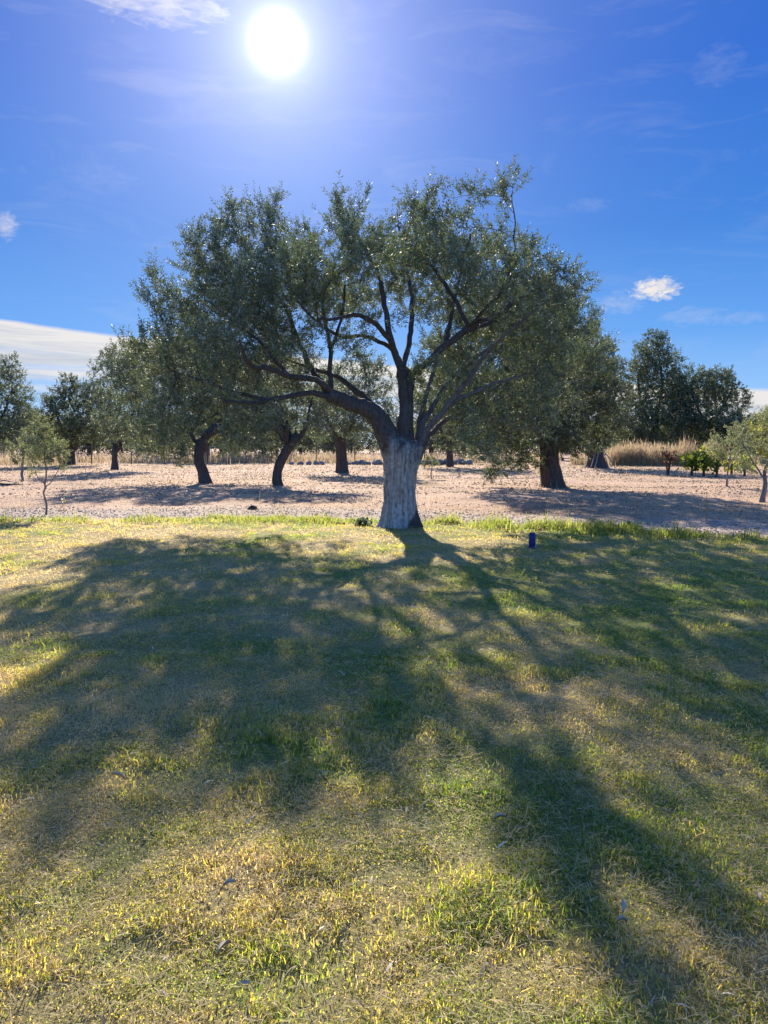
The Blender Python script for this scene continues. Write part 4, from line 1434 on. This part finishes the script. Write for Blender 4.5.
# far wood that closes the horizon
n = 12000
px = rng.uniform(-260, 1030, n)
y = rng.uniform(112, 150, n)
x = (px - 384) / F_PX * y
top = 3.2 + 3.6 * fbm(x * .09, np.zeros(n), 95, 3)
P = np.stack([x, y, top * rng.uniform(0, 1, n)], -1)
v, f, rr = sprays(P, np.tile(np.array([[0, 0, 1.0]]), (n, 1)), 2, 1.2, 4, .42, .17, .2, .9, 0, .5)
FARLEAF = leaf_material('far_wood_leaf', [(0, (.02, .032, .018)), (1, (.05, .065, .03))], [(0, (.03, .042, .026)), (1, (.06, .075, .04))],
                        [(0, (.03, .045, .015)), (1, (.06, .07, .025))], tw=.15, spec=.03)
fw = link('far_wood', mesh_np('far_wood', v, [f], {'rnd': rr}), FARLEAF)
tag(fw, 'low far off belt of dark trees closing the horizon', 'wood', kind='stuff')

# leafy weeds and dry stalks
for (px, py, hh_, n, lab_) in ((362, 528, .20, 150, 'dark leafy weed clump just left of the whitewashed trunk'), (340, 526, .08, 50, 'low leafy weed further left of the trunk base, on the lawn edge'),
                               (505, 528, .16, 90, 'leafy weed on the lawn edge above the blue canister'), (632, 532, .20, 90, 'taller weed tuft on the lawn edge at the right')):
    b = G(px, py)
    pt = np.stack([np.clip(rng.normal(0, hh_ * .45, n), -hh_ * .8, hh_ * .8), np.clip(rng.normal(0, hh_ * .4, n), -hh_ * .6, hh_ * .6), hh_ * rng.uniform(.1, 1, n)], -1)
    v, f, rr = broad_leaves(pt, .07)
    o = link('leafy_weed', mesh_np('leafy_weed', v, f, {'rnd': rr * .7}), GREEN_LEAF if px > 400 else OLIVE, None, (b[0], b[1], -.02))
    tag(o, lab_, 'weed', 'leafy weeds on the lawn edge')
for (px, py, hh_, lab_) in ((706, 522, .62, 'tall thin dry stalk on the shaded soil at the right'), (636, 518, .42, 'short dry stalk on the soil left of the tall thin stalk'), (64, 510, .3, 'dry stalk on the soil right of the spindly sapling')):
    b = G(px, py)
    v, f, _ = rod([(0, 0, -.02), (.01, 0, hh_ * .5), (-.01, .01, hh_)], [.009, .007, .003], 4)
    pt = np.stack([rng.normal(0, .03, 26), rng.normal(0, .03, 26), hh_ * rng.uniform(.3, 1, 26)], -1)
    v2, f2, r2 = broad_leaves(pt, .05)
    o = link('dry_stalk', mesh_np('dry_stalk', np.concatenate([v, v2]), [np.concatenate([f] + [q + len(v) for q in f2])], {'rnd': np.concatenate([np.full(len(v), .5), r2])}), STRAW, None, tuple(b))
    tag(o, lab_, 'stalk', 'dry stalks on the soil')

# ------------------------------------------------------------------ small things on the lawn
def lathe(prof, k=28):
    V = []
    for r_, z_ in prof:
        for j in range(k):
            a = 2 * math.pi * j / k
            V.append((r_ * math.cos(a), r_ * math.sin(a), z_))
    n = len(prof)
    idx = np.arange(n * k).reshape(n, k)
    nxt = np.roll(idx, -1, 1)
    f = np.stack([idx[:-1], nxt[:-1], nxt[1:], idx[1:]], -1).reshape(-1, 4)
    return np.array(V), [f]


bp = G(532, 549)
bl = empty('blue_canister', (bp[0], bp[1], lawn_h(bp[0], bp[1]) + .03), 'small dark blue upright canister standing on the shaded lawn', 'canister')
v, f = lathe([(0.0, .045), (.047, .045), (.049, .052), (.053, .07), (.054, .20), (.051, .222), (.045, .228), (0, .228)])
link('body', mesh_np('body', v, f, None, True), BLUE, bl)
v, f = lathe([(0, -.02), (.046, -.02), (.050, .0), (.052, .043), (0, .043)])
link('foot', mesh_np('foot', v, f, None, True), BLUE_DARK, bl)
v, f = lathe([(0, .2285), (.041, .2285), (.042, .238), (.036, .246), (.020, .250), (0, .250)])
link('lid', mesh_np('lid', v, f, None, True), BLUE_DARK, bl)


def dry_leaf(px, py, size, label, mat, rot, tall=0.0):
    p = G(px, py)
    n = 7
    V = []
    for i in range(n):
        u = i / (n - 1)
        w = size * .17 * math.sin(math.pi * min(1, u * .95 + .03)) ** .8
        z = .012 * math.sin(u * 3) + tall * u
        for s_ in (-1, 0, 1):
            V.append((size * (u - .5) * (0.6 if tall else 1), s_ * w, z + (.010 if s_ else 0)))
    V = np.array(V)
    V2 = V - np.array([0, 0, .0015])
    idx = np.arange(n * 3).reshape(n, 3)
    f = np.stack([idx[:-1, :-1], idx[:-1, 1:], idx[1:, 1:], idx[1:, :-1]], -1).reshape(-1, 4)
    o_ = link('dry_leaf', mesh_np('dry_leaf', np.concatenate([V, V2]), [np.concatenate([f, f[:, ::-1] + n * 3])], None, True), mat, None,
              (p[0], p[1], lawn_h(p[0], p[1]) + .065))
    o_.rotation_euler = (rng.normal(0, .25), rng.normal(0, .2), rot)
    return tag(o_, label, 'leaf')


dry_leaf(621, 944, .042, 'crumpled bleached leaf on sunny grass at the lower right', PALE_LEAF, .3)
dry_leaf(620, 932, .05, 'thin pale upright leaf just above the crumpled bleached leaf', PALE_LEAF, 1.5, .03)
dry_leaf(758, 919, .05, 'pale dry leaf on the grass at the lower right edge', PALE_LEAF, 1.2)
dry_leaf(225, 962, .06, 'long pale leaf on yellow grass at the lower left', PALE_LEAF, 1.0)
dry_leaf(230, 901, .045, 'small whitish leaf on half shaded grass, left of centre', PALE_LEAF, .4)
dry_leaf(118, 792, .06, 'pale curled leaf on the shaded grass at left', TAN_LEAF, .2)
dry_leaf(500, 832, .05, 'grey leaf in the grass near the lower centre', PALE_LEAF, .1)

# ------------------------------------------------------------------ world
w = bpy.data.worlds.new('World')
S.world = w
w.use_nodes = True
nt = w.node_tree
nt.nodes.clear()
out = nt.nodes.new('ShaderNodeOutputWorld')
sky = nt.nodes.new('ShaderNodeTexSky')
sky.sky_type = 'NISHITA'
sky.sun_disc = False
sky.sun_elevation = SUN_EL
sky.sun_rotation = SUN_AZ
sky.altitude = 0
sky.air_density = 1.0
sky.dust_density = 0.25
sky.ozone_density = 3.0
tc = N(nt, 'ShaderNodeTexCoord')
dirv = tc.outputs['Generated']
sep = N(nt, 'ShaderNodeSeparateXYZ')
nt.links.new(dirv, sep.inputs[0])
DEG = 180 / math.pi
SKY_STR = 0.06
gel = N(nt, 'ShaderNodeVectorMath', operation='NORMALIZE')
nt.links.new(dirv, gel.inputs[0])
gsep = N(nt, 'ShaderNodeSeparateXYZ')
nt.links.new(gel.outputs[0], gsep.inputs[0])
deep = ramp(nt, gsep.outputs['Z'], [(0.0, (.36, .53, .76)), (.06, (.21, .42, .75)), (.14, (.082, .275, .68)), (.26, (.024, .165, .56)), (.42, (.006, .105, .50)), (.56, (.012, .10, .46)), (.75, (.09, .25, .62)), (1.0, (.11, .28, .68))])  # zenith stops raised above the view, as added blue fill for the shade
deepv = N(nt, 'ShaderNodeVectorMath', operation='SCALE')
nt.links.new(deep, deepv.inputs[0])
nt.links.new(mth(nt, 'MULTIPLY_ADD', mth(nt, 'MULTIPLY', gsep.outputs['Y'], -1.6, clamp=True), 1.3 * 0.42 / SKY_STR, 0.42 / SKY_STR), deepv.inputs['Scale'])  # added fill: sky made brighter behind the camera to lift the shade
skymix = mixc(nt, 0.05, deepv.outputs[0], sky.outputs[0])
az = mth(nt, 'MULTIPLY', mth(nt, 'ARCTAN2', sep.outputs['X'], sep.outputs['Y']), DEG)
el = mth(nt, 'MULTIPLY', mth(nt, 'ARCSINE', sep.outputs['Z']), DEG)
comb = N(nt, 'ShaderNodeCombineXYZ')
nt.links.new(az, comb.inputs[0])
nt.links.new(el, comb.inputs[1])
ae = comb.outputs[0]


def pix_ae(px, py):
    r_ = ray(px, py)
    r_ = r_ / np.linalg.norm(r_)
    return math.degrees(math.atan2(r_[0], r_[1])), math.degrees(math.asin(r_[2]))


# low cloud bank
a0, e0 = pix_ae(0, 318)
a1, e1 = pix_ae(130, 328)
a2, e2 = pix_ae(758, 388)
slope = (e2 - e0) / (a2 - a0)
topline = mth(nt, 'MULTIPLY_ADD', az, slope, e0 - slope * a0)
wob = mth(nt, 'MULTIPLY', mth(nt, 'SUBTRACT', noise(nt, mapping(nt, ae, (.12, .6, 1)), 1.0, 4), .5), .5)
dep = mth(nt, 'ADD', mth(nt, 'SUBTRACT', topline, el), wob)          # degrees below the top edge
edge = mth(nt, 'MULTIPLY', dep, 4.0, clamp=True)
streak = noise(nt, mapping(nt, ae, (.06, 1.5, 1)), 1.1, 6, .6, .3)
thick = mth(nt, 'SUBTRACT', mth(nt, 'ADD', streak, .42), mth(nt, 'MULTIPLY', dep, .10))
bank = mth(nt, 'MULTIPLY', edge, mth(nt, 'MULTIPLY', mth(nt, 'SUBTRACT', thick, .33), 2.3, clamp=True))
bank = mth(nt, 'MULTIPLY', bank, .92)


def puff(px, py, rx, ry, scale, strength, stretch=(1, 1.4, 1), thr=.45):
    a_, e_ = pix_ae(px, py)
    k_ = math.degrees(1 / F_PX)
    dx = mth(nt, 'DIVIDE', mth(nt, 'SUBTRACT', az, a_), rx * k_)
    dy = mth(nt, 'DIVIDE', mth(nt, 'SUBTRACT', el, e_), ry * k_)
    rr_ = mth(nt, 'ADD', mth(nt, 'MULTIPLY', dx, dx), mth(nt, 'MULTIPLY', dy, dy))
    m1 = mth(nt, 'SUBTRACT', 1.0, rr_, clamp=True)
    nz = noise(nt, mapping(nt, ae, stretch), scale, 6, .62, .5)
    q = mth(nt, 'MULTIPLY', mth(nt, 'SUBTRACT', mth(nt, 'MULTIPLY_ADD', m1, .5, nz), thr + .25), 2.8, clamp=True)
    return mth(nt, 'MULTIPLY', mth(nt, 'MULTIPLY', q, mth(nt, 'MULTIPLY', m1, 3.0, clamp=True)), strength)


cloud = bank
for args in ((655, 289, 30, 14, 2.0, 1.0, (.9, 1.7, 1), .43), (618, 303, 30, 14, 1.8, .20, (.8, 1.7, 1)), (690, 316, 40, 12, 1.4, .14, (.7, 1.8, 1)), (160, 0, 100, 26, .9, .55, (.6, 2.0, 1), .48),
             (4, 225, 16, 16, 1.6, .45), (100, 178, 50, 18, 1.6, .06, (.7, 1.8, 1)), (718, 66, 30, 22, 1.6, .07, (.8, 1.6, 1)), (170, 84, 100, 14, .8, .10, (.35, 2.6, 1), .42),
             (590, 205, 30, 8, 1.4, .08), (740, 318, 40, 8, 1.4, .12), (545, 50, 40, 14, 1.6, .03, (.6, 2, 1))):
    cloud = mth(nt, 'MAXIMUM', cloud, puff(*args))
gen = noise(nt, mapping(nt, ae, (.10, .42, 1)), 1.0, 7, .62, 1.0)
cloud = mth(nt, 'MAXIMUM', cloud, mth(nt, 'MULTIPLY', mth(nt, 'SUBTRACT', gen, .52, clamp=True), .38))
CLOUD_V = 0.26 / SKY_STR
ctex = noise(nt, mapping(nt, ae, (.10, .9, 1)), 1.3, 8, .68, .8)
ctint = mth(nt, 'MULTIPLY', mth(nt, 'SUBTRACT', mth(nt, 'MULTIPLY_ADD', mth(nt, 'MAXIMUM', mth(nt, 'SUBTRACT', 1.4, dep), 0.0), .22, ctex), .38), 4.5, clamp=True)
ccol = mixc(nt, mth(nt, 'MULTIPLY_ADD', ctint, .8, .2), (CLOUD_V * .62, CLOUD_V * .70, CLOUD_V * .82), (CLOUD_V * 1.12, CLOUD_V * 1.06, CLOUD_V * 1.0))
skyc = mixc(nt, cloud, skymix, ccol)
# the sun itself
dot = N(nt, 'ShaderNodeVectorMath', operation='DOT_PRODUCT')
nrmv = N(nt, 'ShaderNodeVectorMath', operation='NORMALIZE')
nt.links.new(dirv, nrmv.inputs[0])
nt.links.new(nrmv.outputs[0], dot.inputs[0])
dot.inputs[1].default_value = tuple(sv)
ang = mth(nt, 'MULTIPLY', mth(nt, 'ARCCOSINE', mth(nt, 'MINIMUM', dot.outputs['Value'], 0.9999999)), DEG)
disc = mth(nt, 'POWER', 2.718, mth(nt, 'MULTIPLY', mth(nt, 'POWER', mth(nt, 'DIVIDE', ang, 0.98), 2.0), -1.0))
halo2 = mth(nt, 'POWER', 2.718, mth(nt, 'MULTIPLY', ang, -1 / 8.5))
halo = mth(nt, 'POWER', 2.718, mth(nt, 'MULTIPLY', ang, -1 / 4.5))
sunv = mth(nt, 'ADD', mth(nt, 'ADD', mth(nt, 'MULTIPLY', disc, 36.0), mth(nt, 'MULTIPLY', mth(nt, 'POWER', 2.718, mth(nt, 'MULTIPLY', mth(nt, 'POWER', mth(nt, 'DIVIDE', ang, 2.5), 2.0), -1.0)), 1.6)), mth(nt, 'MULTIPLY_ADD', halo, 1.3, mth(nt, 'MULTIPLY', halo2, 3.2)))
sunc = N(nt, 'ShaderNodeVectorMath', operation='SCALE')
sunc.inputs[0].default_value = (.96, .95, 1.0)
nt.links.new(sunv, sunc.inputs['Scale'])
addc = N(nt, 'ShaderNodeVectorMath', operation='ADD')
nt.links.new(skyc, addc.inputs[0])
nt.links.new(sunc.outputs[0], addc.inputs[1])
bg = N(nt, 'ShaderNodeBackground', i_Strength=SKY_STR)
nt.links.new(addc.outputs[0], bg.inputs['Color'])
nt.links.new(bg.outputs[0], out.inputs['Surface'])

sl = bpy.data.lights.new('sun', 'SUN')
sl.energy = 5.0
sl.angle = math.radians(0.53)
sl.color = (1.0, .905, .745)
so = bpy.data.objects.new('sun', sl)
COL.objects.link(so)
so.location = tuple(sv * 60)
so.rotation_euler = Vector(tuple(-sv)).to_track_quat('-Z', 'Y').to_euler()

# ------------------------------------------------------------------ haze
HAZE = 0
if HAZE > 0:
    x0, x1, y0, y1, z0, z1 = -160, 160, -20, 200, -1.2, 14
    v = np.array([(x, y, z) for z in (z0, z1) for y in (y0, y1) for x in (x0, x1)], float)
    f = np.array([[0, 2, 3, 1], [4, 5, 7, 6], [0, 1, 5, 4], [2, 6, 7, 3], [0, 4, 6, 2], [1, 3, 7, 5]])
    m, hn, ho = new_mat('haze_air')
    pv = N(hn, 'ShaderNodeVolumePrincipled', i_Density=HAZE, i_Anisotropy=0.80)
    pv.inputs['Color'].default_value = (.82, .91, 1.0, 1)
    hn.links.new(pv.outputs[0], ho.inputs['Volume'])
    hz = link('haze', mesh_np('haze', v, [f]), m)
    tag(hz, 'thin bright haze in the air against the sun', 'haze', kind='stuff')

# ------------------------------------------------------------------ render settings
S.render.engine = 'CYCLES'
S.view_settings.view_transform = 'Standard'
S.view_settings.look = 'None'
S.view_settings.gamma = 1.0
S.view_settings.exposure = 1.6
S.cycles.use_denoising = True
S.cycles.denoising_prefilter = 'ACCURATE'
S.cycles.max_bounces = 8
S.cycles.diffuse_bounces = 3
S.cycles.glossy_bounces = 2
S.cycles.transmission_bounces = 3
S.cycles.transparent_max_bounces = 6
S.cycles.volume_bounces = 0
S.cycles.sample_clamp_indirect = 6
